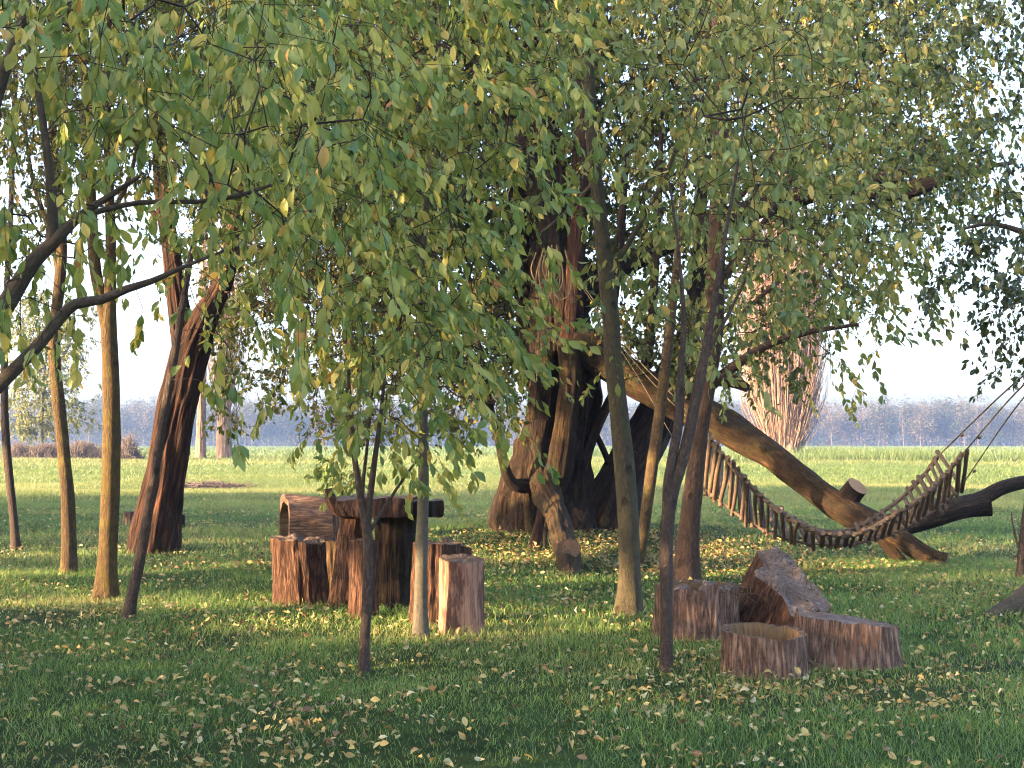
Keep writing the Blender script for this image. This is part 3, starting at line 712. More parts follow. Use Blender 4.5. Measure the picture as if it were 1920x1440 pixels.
tree('sapling', 'bare thin stem at the right edge beside the dark tree', base_of(1912, 1083), [[(1912, 1083, 15), (1914, 1050, 13), (1918, 1000, 12), (1926, 930, 9), (1940, 800, 6)], [(1915, 1040, 5), (1902, 1000, 4), (1896, 960, 2)]], M['plum'], flare=.2, lump=.1)

# ------------------------------------------------------------------ the old hollow tree
dW = 19.5
wloc = np.array([P(1035, 990, dW)[0], dW, float(gz(0.6, dW))])
W = thing('old_tree', 'huge old hollow tree with a broken limb propped on the ground', 'tree', wloc)
mb = MB(); RP = []; RR = []
def addw(mb, rows, d=dW, roots=False, every=2, **kw):
    c = tube(mb, pxpath(rows, d), **kw)
    if roots: RP.append(c[::every, :3]); RR.append(c[::every, 3])
    return c
pi = math.pi
addw(mb, [(1032, 1012, 140), (1032, 985, 132), (1034, 930, 120), (1040, 860, 116), (1048, 780, 116), (1052, 700, 114), (1047, 610, 104), (1040, 510, 94), (1033, 420, 82), (1026, 330, 68), (1012, 230, 56), (1006, 100, 44), (1000, -200, 28)],
     seg=240, step=.03, ridge=.28, rf=2.2, lump=.14, flare=.5, lobes=[(pi - .05, -.62, .26, 1.15, 2.5), (pi - .45, .20, .22, .2, 1.6), (pi / 2 + .2, .20, .3, .1, 1.3), (3 * pi / 2, .12, .3, .2, 2.4), (pi + .75, .15, .2, .6, 2.6)])
RP.append(catmull(pxpath([(1040, 510, 94), (1033, 420, 82), (1026, 330, 68), (1012, 230, 56), (1006, 100, 44), (1000, -200, 28)], dW), .06)[::3, :3]); RR.append(np.full(len(RP[-1]), .2))
mb.build('trunk', M['willow_dark'], W)
def wpart(name, rows, mat, d=dW, roots=False, label=None, **kw):
    q = MB(); addw(q, rows, d, roots, **kw)
    o = q.build(name, mat, W)
    if label: o['label'] = label
    return o
CUT = dict(capmi=1)
wpart('stem', [(1062, 660, 58), (1072, 570, 44), (1080, 470, 36), (1086, 350, 30), (1092, 200, 24), (1098, 0, 16), (1100, -200, 10)], M['willow'], 19.2, True, seg=40, ridge=.14, rf=2, lump=.08)
wpart('stem', [(1000, 640, 50), (985, 540, 42), (975, 420, 36), (968, 300, 32), (955, 150, 26), (940, -50, 18), (935, -200, 12)], M['willow_dark'], 19.8, True, seg=40, ridge=.14, rf=2, lump=.08)
wpart('stem', [(1020, 400, 50), (1000, 330, 44), (985, 275, 40), (965, 245, 34), (930, 235, 26), (900, 232, 18)], M['willow_dark'], 19.3, True, seg=24, lump=.1)
wpart('limb', [(1060, 640, 34), (1069, 700, 40), (1067, 750, 42), (1060, 800, 44), (1054, 850, 50), (1047, 895, 46), (1042, 922, 30)], [M['limb'], M['cut']], 18.85, label='pale hanging limb stub on the front of the trunk', seg=90, ridge=.2, lump=.18, **CUT)
ROOT = wpart('root', [(1014, 880, 52, 19.0), (1022, 920, 52, 18.6), (1034, 945, 46, 18.0), (1048, 975, 42, 17.2), (1057, 1015, 41, 16.3), (1066, 1055, 42, 15.3), (1069, 1085, 36, 14.6), (1069, 1100, 34, 14.3)], [M['limb'], M['cut']], seg=90, ridge=.19, lump=.2, **CUT)
KNOT = wpart('cut_knot', [(1066, 1035, 40, 15.6), (1069, 1031, 40, 15.3), (1071, 1029, 36, 15.12)], [M['limb'], M['cut']], seg=24, lump=.05, step=.03, **CUT); KNOT.parent = ROOT
wpart('root', [(1018, 960, 22, 18.5), (1008, 1000, 20, 18.0), (997, 1035, 20, 17.6), (985, 1056, 22, 17.2)], M['willow'], seg=20, ridge=.1, lump=.1)
wpart('root', [(1022, 975, 16, 18.4), (1012, 1015, 14, 17.9), (1008, 1050, 14, 17.3)], M['willow'], seg=16, lump=.1)
wpart('root', [(1027, 970, 9, 18.2), (1022, 1000, 8, 17.8), (1021, 1040, 7, 17.4), (1024, 1070, 7, 16.6)], M['limb'], seg=10, lump=.1)
wpart('root', [(986, 905, 17, 18.85), (990, 950, 17, 18.8), (995, 1005, 18, 18.7)], M['limb'], seg=16, lump=.1)
wpart('branch', [(1006, 910, 28, 19.0), (980, 911, 26, 18.8), (958, 903, 22, 18.7), (944, 865, 18, 18.6), (933, 815, 15, 18.6), (920, 765, 13, 18.6), (907, 700, 11, 18.6), (895, 620, 8, 18.6), (880, 520, 6, 18.6)], M['willow_dark'], roots=True, seg=18, lump=.1)
wpart('branch', [(926, 757, 9, 18.6), (905, 757, 12, 18.5), (888, 759, 13, 18.4)], [M['willow'], M['cut']], seg=12, **CUT)
wpart('leaning_trunk', [(1128, 1010, 118, 19.5), (1140, 965, 104, 19.5), (1165, 905, 90, 19.6), (1195, 850, 82, 19.7), (1224, 795, 76, 19.8), (1250, 740, 72, 19.9), (1275, 680, 58, 20), (1296, 610, 40, 20), (1310, 500, 28, 20), (1315, 300, 20, 20)], M['willow_dark'], roots=True, every=3, label='black leaning second trunk in deep shade', seg=140, ridge=.24, rf=2.2, lump=.12, flare=.25)
wpart('branch', [(1084, 905, 26), (1100, 850, 21), (1118, 805, 19), (1136, 765, 18), (1156, 725, 16)], M['willow_dark'], 19.3, seg=14, lump=.08)
wpart('branch', [(1116, 812, 12), (1128, 836, 12), (1142, 868, 12)], M['willow_dark'], 19.4, seg=12, lump=.08)
# the broken limb resting on the lawn
L0 = [(1080, 640, 80, 19.3), (1130, 672, 74, 19.1), (1180, 704, 68, 18.9), (1240, 738, 62, 18.6), (1300, 768, 60, 18.3), (1350, 793, 58, 18.0), (1410, 830, 54, 17.7), (1460, 864, 50, 17.4), (1510, 903, 47, 17.1), (1555, 937, 48, 16.9), (1600, 965, 52, 16.7), (1650, 990, 46, 16.5), (1690, 1013, 36, 16.3), (1725, 1037, 34, 16.15), (1755, 1050, 30, 16.1), (1777, 1053, 28, 16.05)]
LIMB = wpart('limb', L0, [M['limb'], M['cut']], roots=True, every=6, label='orange-brown broken limb slanting down to the grass', seg=110, ridge=.15, rf=2.2, lump=.14, step=.05, **CUT)
LIMB_KID = wpart('limb_fork', [(1640, 985, 36, 16.5), (1690, 982, 44, 16.6), (1740, 968, 46, 16.7), (1800, 952, 44, 16.8), (1842, 945, 46, 16.9), (1856, 943, 48, 16.9)], [M['willow_dark'], M['bare']], seg=32, lump=.06, ridge=.05, **CUT); LIMB_KID.parent = LIMB
LIMB_KID = wpart('limb_fork', [(1800, 948, 26, 16.8), (1845, 932, 28, 16.9), (1880, 914, 27, 17), (1930, 902, 24, 17.1), (2010, 890, 16, 17.2)], M['willow_dark'], seg=20, lump=.06); LIMB_KID.parent = LIMB
LIMB_KID = wpart('limb_fork', [(1640, 992, 26, 16.5), (1658, 1015, 22, 16.4), (1680, 1042, 20, 16.3), (1700, 1060, 18, 16.2)], M['limb'], seg=16, lump=.1); LIMB_KID.parent = LIMB
LIMB_KID = wpart('cut_stub', [(1568, 962, 50, 16.85), (1585, 940, 46, 16.8), (1599, 922, 42, 16.75), (1608, 911, 41, 16.7)], [M['willow_dark'], M['bare']], seg=24, lump=.05, step=.03, **CUT); LIMB_KID.parent = LIMB
wpart('branch', [(1290, 720, 30, 18.2), (1340, 712, 26, 17.9), (1375, 715, 24, 17.8), (1402, 728, 16, 17.7)], M['willow_dark'], seg=18, lump=.12, ridge=.05)
wpart('bough', [(1060, 590, 54, 19.6), (1150, 510, 46, 19.6), (1280, 440, 42, 19.4), (1440, 385, 40, 19), (1580, 352, 36, 18.6), (1680, 358, 40, 18.4), (1725, 350, 34, 18.3), (1770, 334, 22, 18.2), (1830, 316, 12, 18.1), (1900, 305, 7, 18)], M['willow_dark'], roots=True, every=4, label='long dark bough reaching to the right', seg=28, ridge=.05, lump=.1)
wpart('bough', [(1600, 352, 20, 18.5), (1660, 330, 18, 18.3), (1720, 318, 12, 18.2), (1800, 300, 7, 18.1)], M['willow_dark'], roots=True, every=4, seg=14, lump=.1)
wpart('stem', [(1130, 660, 26, 19.1), (1150, 560, 20, 19.1), (1165, 420, 16, 19), (1175, 250, 12, 19)], M['willow_dark'], roots=True, every=4, seg=14, lump=.1)
wpart('stem', [(1210, 690, 22, 18.8), (1222, 600, 18, 18.8), (1232, 450, 14, 18.7), (1240, 250, 10, 18.6)], M['willow_dark'], roots=True, every=4, seg=14, lump=.1)
# coil of rope slung on the trunk
rc = thing('rope_coil', 'pale coil of rope hung on the old hollow tree', 'rope', P(1035, 500, 18.6))
for j in range(7):
    cx_ = 1018 + 6 * j + rng.normal() * 4; wd_ = rng.uniform(14, 30); y0_ = 470 + rng.normal() * 6; y1_ = rng.uniform(530, 565)
    q = MB(); tube(q, pxpath([(cx_ - wd_ * .3, y0_, 3), (cx_ - wd_ * .7, (y0_ + y1_) / 2, 3), (cx_ - wd_ * .3, y1_ - 4, 3), (cx_, y1_, 3), (cx_ + wd_ * .5, y1_ - 12, 3), (cx_ + wd_ * .6, (y0_ + y1_) / 2, 3), (cx_ + wd_ * .2, y0_, 3)], 18.55 - .02 * j), seg=6, step=.03, lump=0); q.build('loop', M['rope_y'], rc)
q = MB(); tube(q, pxpath([(1012, 540, 2.4), (1010, 600, 2.4), (1009, 660, 2.4), (1006, 715, 2.4)], 18.5), seg=6, step=.05, lump=0); q.build('rope_end', M['rope_y'], rc)
# brushy shoots along the back of the limb
T1 = grid_targets(["667777776666665443", "667777776666665433", "667777776665555433", "567777776554445543", "456777775443344432", "345677764433333310", "335676653322222100", "223555541211221000", "222334420000110000", "112213200000000000"], 5, (18.9, 23.8), 8.0)
T2 = P(rng.uniform(1110, 1330, 70), rng.uniform(560, 690, 70), rng.uniform(18, 19.4, 70))
RPa = np.vstack(RP); RRa = np.concatenate(RR)
crown('crown', W, RPa, RRa, np.vstack([T1, T2]), [M['twig'], M['leaf_w']], leaf=.10, aspect=.55, per=10, twig=.42, subs=3, big=False, yellow=.13, tip=.0028, step=.25, droop=.8, keep=lambda p: ~sunlit_line(p))

# ------------------------------------------------------------------ stumps and log furniture
def ring_stump(parent, cx, cy, z0, Rx, Ry, H, side, cut, taper=.94, flare=.10, irr=.07, ridge=.08, rf=4.0, tilt=(0, 0), lean=(0, 0), hollow=0.0, inner=None, depth=.5, seg=200, rough=.012, part='bark', capname='cut_face', notch=None, bulge=0.0):
    """bark-clad log standing on end; returns nothing, parts go under parent"""
    _off[0] += 9.7; o = _off[0]
    th = np.linspace(0, 2 * np.pi, seg, endpoint=False); ct, st = np.cos(th), np.sin(th)
    base = 1 + irr * 2.2 * (vnoise(ct * 1.1 + o, st * 1.1, 0.) - .5) + irr * (vnoise(ct * 2.5 + o, st * 2.5, 3.) - .5)
    t = np.linspace(0, 1, max(10, int(H / .03)))
    def ring(tt, f=1.0):
        k = base * (1 + (taper - 1) * tt + flare * np.exp(-tt / .16) + bulge * math.sin(math.pi * tt))
        s = tt * H
        a = vnoise(ct * rf + o, st * rf, s * 2.4); a2 = vnoise(ct * rf * 2.3 + o, st * rf * 2.3, s * 5.5); a3 = vnoise(ct * rf * 5 + o, st * rf * 5, s * 14.)
        k = (k + ridge * ((1 - 2 * np.abs(a - .5)) - .6) + ridge * .6 * (a2 - .5) + ridge * .45 * (a3 - .5)) * f
        x = Rx * ct * k; y = Ry * st * k
        z = z0 - .05 + tt * (H + .05 + tilt[0] * x / max(Rx, .01) + tilt[1] * y / max(Ry, .01))
        if notch is not None:
            dth = np.angle(np.exp(1j * (th - notch[0]))); z = z - tt * notch[1] * np.exp(-(dth / notch[2]) ** 2)
        if tt > .97: z = z + rough * 1.2 * (vnoise(ct * 3 + o, st * 3, 1.) - .5) + rough * .5 * (vnoise(ct * 14 + o, st * 14, 1.) - .5)
        return np.stack([cx + x + lean[0] * s, cy + y + lean[1] * s, z], -1), np.stack([ct * Rx + o, st * Rx, np.full(seg, s)], -1)
    V = []; B = []
    for q in t: v, b = ring(q); V.append(v); B.append(b)
    n = len(t); i = np.arange(n * seg).reshape(n, seg)
    f = np.stack([i[:-1], np.roll(i[:-1], -1, 1), np.roll(i[1:], -1, 1), i[1:]], -1).reshape(-1, 4)
    mb = MB(); mb.add(np.vstack(V), [f], bk=np.vstack(B)); mb.build(part, side, parent)
    top = V[-1]; c = top.mean(0)
    fr = [1, .94, .85, .7, .5, .3, .12] if not hollow else [1, 1 - (1 - hollow) * .35, 1 - (1 - hollow) * .7, hollow]
    V = []; B = []
    for q in fr:
        v = c + (top - c) * np.array([q, q, 1 if q > .8 or hollow else q / .8])
        if q < 1: v[:, 2] += rough * 2 * (vnoise(v[:, 0] * 14, v[:, 1] * 14, o) - .5) - .004
        V.append(v); B.append(np.stack([(v[:, 0] - c[0]), (v[:, 1] - c[1]), 0 * th], -1))
    n = len(fr); i = np.arange(n * seg).reshape(n, seg)
    f = [np.stack([i[:-1], np.roll(i[:-1], -1, 1), np.roll(i[1:], -1, 1), i[1:]], -1).reshape(-1, 4)]
    mb = MB()
    vv = np.vstack(V); bb = np.vstack(B)
    if not hollow:
        vv = np.vstack([vv, c[None] - [[0, 0, .004]]]); bb = np.vstack([bb, [[0, 0, 0]]])
        f.append(np.stack([i[-1], np.roll(i[-1], -1), np.full(seg, n * seg)], -1))
    mb.add(vv, f, bk=bb); mb.build(capname, cut, parent)
    if hollow:
        rim = V[-1]; W_ = []; B2 = []
        for q in np.linspace(0, 1, 8):
            v = rim.copy(); v[:, 2] -= q * depth * H; v[:, :2] = c[:2] + (v[:, :2] - c[:2]) * (1 - .12 * q + .04 * (vnoise(ct * 5 + o, st * 5, q * 2)[:, None] - .5) * (q > 0))
            W_.append(v); B2.append(np.stack([ct * Rx * 2, st * Rx * 2, np.full(seg, q * H)], -1))
        fl = W_[-1].mean(0); i = np.arange(8 * seg).reshape(8, seg)
        f = [np.stack([i[:-1], np.roll(i[:-1], -1, 1), np.roll(i[1:], -1, 1), i[1:]], -1).reshape(-1, 4), np.stack([i[-1], np.roll(i[-1], -1), np.full(seg, 8 * seg)], -1)]
        mb = MB(); mb.add(np.vstack(W_ + [fl[None]]), f, bk=np.vstack(B2 + [[[0, 0, 0]]])); mb.build('hollow', inner or M['rot'], parent)

def stump(name, label, px, py, w, h, side, cut=None, ratio=.9, group=None, cat='stump', d=None, **kw):
    d0 = gd(py) if d is None else d
    Rx = w / 2 * d0 / F; Ry = Rx * ratio; cy = d0 + Ry * .92; H = h * (d0 + .1) / F
    cx = P(px, py, d0)[0] * (cy / d0) * .5 + P(px, py, d0)[0] * .5; z0 = float(gz(cx, cy))
    r = thing(name, label, cat, (cx, cy, z0), group)
    ring_stump(r, cx, cy, z0, Rx, Ry, H, side, cut or M['cut'], **kw)
    return r, cx, cy, z0, Rx, Ry, H

SG = 'log seats around the log table'
stump('log_stool', 'widest log stool left of the table, its top littered with rotten debris', 560, 1137, 104, 124, M['stump'], group=SG, cat='log stool', ridge=.085, irr=.09, notch=(-.6, .05, .5), rough=.03, taper=.98, lean=(-.06, 0))
stump('log_stool', 'split orange log stool squeezed between the widest seat and the table leg', 622, 1122, 44, 108, M['rot'], group=SG, cat='log stool', ridge=.16, irr=.14, rough=.03, seg=72)
stump('log_stool', 'narrow upright log stool directly behind the dark sapling, paler at its foot', 680, 1160, 56, 142, M['stump'], group=SG, cat='log stool', ridge=.085, seg=80)
stump('log_stool', 'log seat right behind the smooth grey trunk', 816, 1172, 104, 148, M['stump'], group=SG, cat='log stool', ridge=.085, taper=.84, irr=.05)
stump('log_stool', 'peeled pale log seat, the nearest and rightmost of the set', 866, 1193, 88, 138, M['stump_pale'], group=SG, cat='log stool', ridge=.05, rf=5.0, taper=.97, irr=.05, flare=.06, tilt=(-.01, .02))
stump('log_stool', 'dark log stool half hidden behind the peeled pale one', 856, 1120, 58, 100, M['stump'], group=SG, cat='log stool', tilt=(-.05, 0), seg=72)
stump('log_post', 'small grey post standing between the arched log and the table', 618, 1098, 34, 136, M['stump_grey'], cat='post', ridge=.03, seg=48, flare=0, taper=.96)
stump('tree_stump', 'small grey stump in the grass behind the leaning red-brown tree', 243, 985, 26, 26, M['stump_grey'], seg=48)
stump('tree_stump', 'low dark stump at the right foot of the leaning red-brown tree', 330, 990, 32, 24, M['willow_dark'], seg=48, flare=.5)

# table
dT = 11.75
tx = P(712, 1140, dT)[0]
TB = thing('log_table', 'rustic table of thick slabs laid on two flared stumps', 'table', (tx, dT, 0))
x1 = P(660, 1130, 11.8)[0]; x2 = P(736, 1140, 11.7)[0]
ring_stump(TB, x1 - .06, 11.95, 0, .155, .15, .80, M['stump'], M['cut'], taper=.88, lean=(.10, 0), ridge=.09, part='leg', capname='leg_top', irr=.1, flare=.2)
ring_stump(TB, x2, 11.9, 0, .155, .17, .80, M['willow_dark'], M['cut'], taper=1.12, flare=.1, ridge=.10, part='leg', capname='leg_top', irr=.1, bulge=-.08)
def slab(name, outline, z0, th, parent, side, top):
    o = np.array(outline, float); c = o.mean(0)
    t = np.linspace(0, len(o), 90, endpoint=False); i0 = t.astype(int); fr = (t - i0)[:, None]
    q = o[i0 % len(o)] * (1 - fr) + o[(i0 + 1) % len(o)] * fr
    q = q + (vnoise(q[:, 0] * 16, q[:, 1] * 16, z0)[:, None] - .5) * .07 * unit(q - c)
    n = len(q); mb = MB(); zs = [0, .15, .5, .85, 1.0]; V = []; B = []
    for z in zs:
        w = q + unit(q - c) * ((.018 * (vnoise(q[:, 0] * 9, q[:, 1] * 9, z * 3) - .5)) - (.008 if z in (0, 1) else 0))[:, None]
        V.append(np.column_stack([w, z0 + z * th + .045 * (vnoise(q[:, 0] * 5, q[:, 1] * 5, 2. + z) - .5) + .02 * (vnoise(q[:, 0] * 17, q[:, 1] * 17, 2. + z) - .5)])); B.append(np.column_stack([q[:, 0] * .5, q[:, 1], np.full(n, z * th) + 1.3]))
    i = np.arange(5 * n).reshape(5, n)
    f = np.stack([i[:-1], np.roll(i[:-1], -1, 1), np.roll(i[1:], -1, 1), i[1:]], -1).reshape(-1, 4)
    mb.add(np.vstack(V), [f], bk=np.vstack(B), mi=0)
    for v, flip in ((V[-1], 0), (V[0], 1)):
        cc = v.mean(0); vv = np.vstack([v, cc + (v - cc) * [.6, .6, 1], cc]); k_ = np.arange(n); k1 = np.roll(k_, -1)
        a = np.stack([k_, k1, k1 + n, k_ + n], -1); b = np.stack([k_ + n, k1 + n, np.full(n, 2 * n)], -1)
        if flip: a = a[:, ::-1]; b = b[:, ::-1]
        mb.add(vv, [a, b], bk=np.column_stack([vv[:, :2] - cc[:2] + .4, np.zeros(len(vv))]), mi=1)
    return mb.build(name, [side, top], parent)
zt = P(700, 966, 11.5)[2]
X = lambda px, d: P(px, 900, d)[0]
slab('tabletop', [(X(630, 11.45), 11.5), (X(700, 11.4), 11.38), (X(771, 11.4), 11.42), (X(778, 11.9), 11.9), (X(772, 12.3), 12.3), (X(690, 12.4), 12.4), (X(640, 12.2), 12.2)], zt, .135, TB, M['stump'], M['slab'])
slab('tabletop', [(X(774, 11.5), 11.52), (X(800, 11.5), 11.55), (X(829, 11.7), 11.75), (X(826, 12.2), 12.2), (X(783, 12.3), 12.3)], zt - .015, .125, TB, M['willow_dark'], M['slab'])
q = MB(); tube(q, pxpath([(616, 916, 14), (621, 938, 22), (634, 955, 26), (652, 962, 24), (668, 966, 16)], 11.7), seg=24, ridge=.1, lump=.1, caps=(True, True)); o = q.build('bark_rim', M['stump'], TB); o['label'] = 'curled bark edge at the end of the tabletop'

# arched hollow log
def arch():
    ax = np.array([.93, .36, 0]); wd = np.array([-.36, .93, 0]); d0 = 12.9
    c0 = np.array([P(533, 1000, d0)[0], d0, 0.0]); z_top = P(560, 927, 13.1)[2]
    r = thing('hollow_log', 'arched hollow log standing behind the widest log stool', 'hollow log', c0)
    hw = .27; hr = .30; hs = z_top - hr
    a = np.concatenate([np.zeros(10), np.linspace(0, np.pi, 40), np.full(10, np.pi)]); hz = np.concatenate([np.linspace(-.03, hs, 10, endpoint=False), np.full(40, hs), np.linspace(hs, -.03, 11)[1:]])
    L = .40; ns = 14; V = []; B = []
    for kk, sgn in ((1.0, 0), (.80, 1)):
        for j in range(ns):
            s = j / (ns - 1)
            w = np.cos(a) * hw * kk; z = hz + np.sin(a) * hr * kk
            nn = .05 * (vnoise(np.cos(a) * 3 + 7, z * 5, s * 1.5 + sgn * 9) - .5) + .02 * (vnoise(np.cos(a) * 12, z * 16, s * 3 + sgn * 9) - .5)
            w = w + np.cos(a) * nn; z = z + np.sin(a) * nn - .03 * s * np.sin(a)
            e = s * L + (.03 * (vnoise(np.cos(a) * 4, z * 6, 3.) - .5) if j in (0, ns - 1) else 0)
            V.append(c0 + ax * np.broadcast_to(e, a.shape)[:, None] + wd * w[:, None] + np.array([0, 0, 1]) * z[:, None]); B.append(np.column_stack([z * 1.2, w, np.full(len(a), s * L)]))
    n = len(a); i = np.arange(ns * n).reshape(ns, n); mb = MB()
    f1 = np.stack([i[:-1, :-1], i[:-1, 1:], i[1:, 1:], i[1:, :-1]], -1).reshape(-1, 4)
    mb.add(np.vstack(V[:ns]), [f1], bk=np.vstack(B[:ns])); mb.build('bark', M['stump_grey'], r)
    mb = MB(); mb.add(np.vstack(V[ns:]), [f1[:, ::-1]], bk=np.vstack(B[ns:])); mb.build('hollow', M['rot'], r)
    mb = MB()
    for j in (0, ns - 1):
        v = np.vstack([V[j], V[ns + j]]); k_ = np.arange(n - 1); f = np.stack([k_, k_ + 1, k_ + 1 + n, k_ + n], -1)
        mb.add(v, [f if j else f[:, ::-1]], bk=v)
    mb.build('cut_face', M['cut'], r)
arch()

# plant growing behind the table
d0 = 13.6; bx = P(640, 1000, d0)[0]
pl = thing('bush', 'small leafy bush growing just behind the log table', 'plant', (bx, d0, float(gz(bx, d0))))
rr0 = np.column_stack([np.full(12, bx), np.full(12, d0), np.linspace(-.02, .75, 12)])
n = 46; Tt = P(rng.normal(640, 24, n), rng.normal(895, 26, n), rng.uniform(13.3, 13.9, n))
crown('crown', pl, rr0, np.full(12, .012), Tt, [M['twig'], M['leaf']], leaf=.075, per=7, twig=.14, yellow=.05, tints=(.0, .7), step=.06)

# right-hand heap of stumps
stump('hollow_stump', 'broken hollow stump behind the forked young trunk, with rotten fibres inside', 1308, 1206, 164, 92, M['stump_grey'], M['cut_grey'], ratio=.85, hollow=.66, depth=.55, ridge=.085, irr=.08, flare=.06, taper=.96, rough=.05, notch=(-1.2, -.02, .5), inner=M['rot'], seg=220)
stump('hollow_stump', 'low hollow stump, the nearest of the right-hand heap', 1440, 1272, 156, 82, M['stump_grey'], M['cut'], ratio=.8, hollow=.86, depth=.7, ridge=.08, irr=.07, flare=.06, taper=.97, rough=.012, tilt=(-.012, .025), inner=M['rot'], seg=220)
stump('tree_stump', 'long low stump with a pale streak, right of the nearest hollow one', 1594, 1256, 204, 88, M['stump_grey'], M['cut_grey'], ratio=.55, ridge=.085, irr=.12, flare=.14, taper=.90, tilt=(-.04, .01), rough=.012, seg=260)
# loose bowl of rotten fibres in the broken stump
def fibres(cx, cy, z, rx, n, parent):
    mb = MB(); a = rng.uniform(0, 2 * np.pi, n); rr_ = rng.uniform(.3, 1.05, n) * rx
    p = np.stack([cx + np.cos(a) * rr_, cy + np.sin(a) * rr_ * .8, z + rng.uniform(-.03, .05, n)], 1)
    dr = unit(rng.normal(size=(n, 3)) * np.array([1, 1, .35])); ln = rng.uniform(.05, .22, n)[:, None]
    sag = np.array([0, 0, -1]) * ln * .25
    sticks(mb, p, p + dr * ln * .5, np.full(n, .003), np.full(n, .0025)); sticks(mb, p + dr * ln * .5, p + dr * ln + sag, np.full(n, .0025), np.full(n, .0015))
    return mb.build('fibres', M['rot'], parent)
hs_ = [o for o in C.objects if o.name.startswith('hollow_stump')]
h0 = hs_[0]; fibres(h0.location.x + .12, h0.location.y - .05, h0.location.z + .33, .26, 90, h0)

def tilted():
    face = [(1419, 1032), (1436, 1030), (1454, 1025), (1474, 1036), (1494, 1060), (1515, 1086), (1538, 1108), (1559, 1134), (1555, 1152), (1530, 1148), (1512, 1146), (1498, 1164), (1482, 1152), (1474, 1132), (1466, 1118), (1440, 1096), (1414, 1080), (1413, 1070), (1434, 1060), (1424, 1046)]
    f = np.array(face, float)
    dd = 10.35 - .0055 * (f[:, 1] - 1025) + .0006 * (f[:, 0] - 1410)
    o = P(f[:, 0], f[:, 1], dd)
    t = np.linspace(0, len(o), 150, endpoint=False); i0 = t.astype(int); fr = (t - i0)[:, None]; n = len(t)
    top = o[i0 % len(o)] * (1 - fr) + o[(i0 + 1) % len(o)] * fr
    top = (np.roll(top, 1, 0) + top * 2 + np.roll(top, -1, 0)) / 4
    c = top.mean(0); nrm = np.linalg.svd(top - c)[2][2]; nrm = nrm if nrm[2] > 0 else -nrm
    ex = np.array([-.10, .22, -.42])
    r = thing('tree_stump', 'tilted flat-topped stump leaning behind the low stumps, cut face up', 'stump', (c[0], c[1], 0))
    V = []; B = []; lev = 16; s0 = np.linalg.norm(np.diff(np.vstack([top, top[:1]]), axis=0), axis=1); sc_ = np.concatenate([[0], np.cumsum(s0)[:-1]])
    for j in range(lev):
        s = j / (lev - 1); v = top + ex * s * 1.05
        out = unit((top - c) - nrm * ((top - c) @ nrm)[:, None])
        a = vnoise(sc_ * 9, s * 2., 4.); a2 = vnoise(sc_ * 26, s * 4., 6.)
        k_ = (.05 * ((1 - 2 * np.abs(a - .5)) - .6) + .02 * (a2 - .5)) * (0.3 + .7 * min(1, s * 5)) + .05 * s
        v = v + out * k_[:, None]; v[:, 2] = np.maximum(v[:, 2], -.05)
        V.append(v); B.append(np.column_stack([sc_, 0 * sc_, np.full(n, s * .5)]))
    i = np.arange(lev * n).reshape(lev, n)
    fs = np.stack([i[:-1], np.roll(i[:-1], -1, 1), np.roll(i[1:], -1, 1), i[1:]], -1).reshape(-1, 4)
    mb = MB(); mb.add(np.vstack(V), [fs[:, ::-1]], bk=np.vstack(B)); mb.build('bark', M['stump'], r)
    e1 = unit(top[0] - c); e2 = np.cross(nrm, e1); V2 = []; B2 = []
    fr2 = [1, .96, .9, .82, .74, .66, .57, .48, .39, .3, .2, .1]
    for q in fr2:
        v = c + (V[0] - c) * q
        if q < 1: v = v + nrm * (.09 * (vnoise(v[:, 0] * 9, v[:, 1] * 9, v[:, 2] * 9) - .5) + .05 * (vnoise(v[:, 0] * 24, v[:, 1] * 24, v[:, 2] * 24) - .5))[:, None]
        V2.append(v); B2.append(np.column_stack([(v - c) @ e1, (v - c) @ e2, 0 * sc_]))
    m = len(fr2); i = np.arange(m * n).reshape(m, n)
    fs = [np.stack([i[:-1], np.roll(i[:-1], -1, 1), np.roll(i[1:], -1, 1), i[1:]], -1).reshape(-1, 4), np.stack([i[-1], np.roll(i[-1], -1), np.full(n, m * n)], -1)]
    mb = MB(); mb.add(np.vstack(V2 + [c[None]]), fs, bk=np.vstack(B2 + [[[0, 0, 0]]])); mb.build('cut_face', M['cut_grey'], r)
tilted()

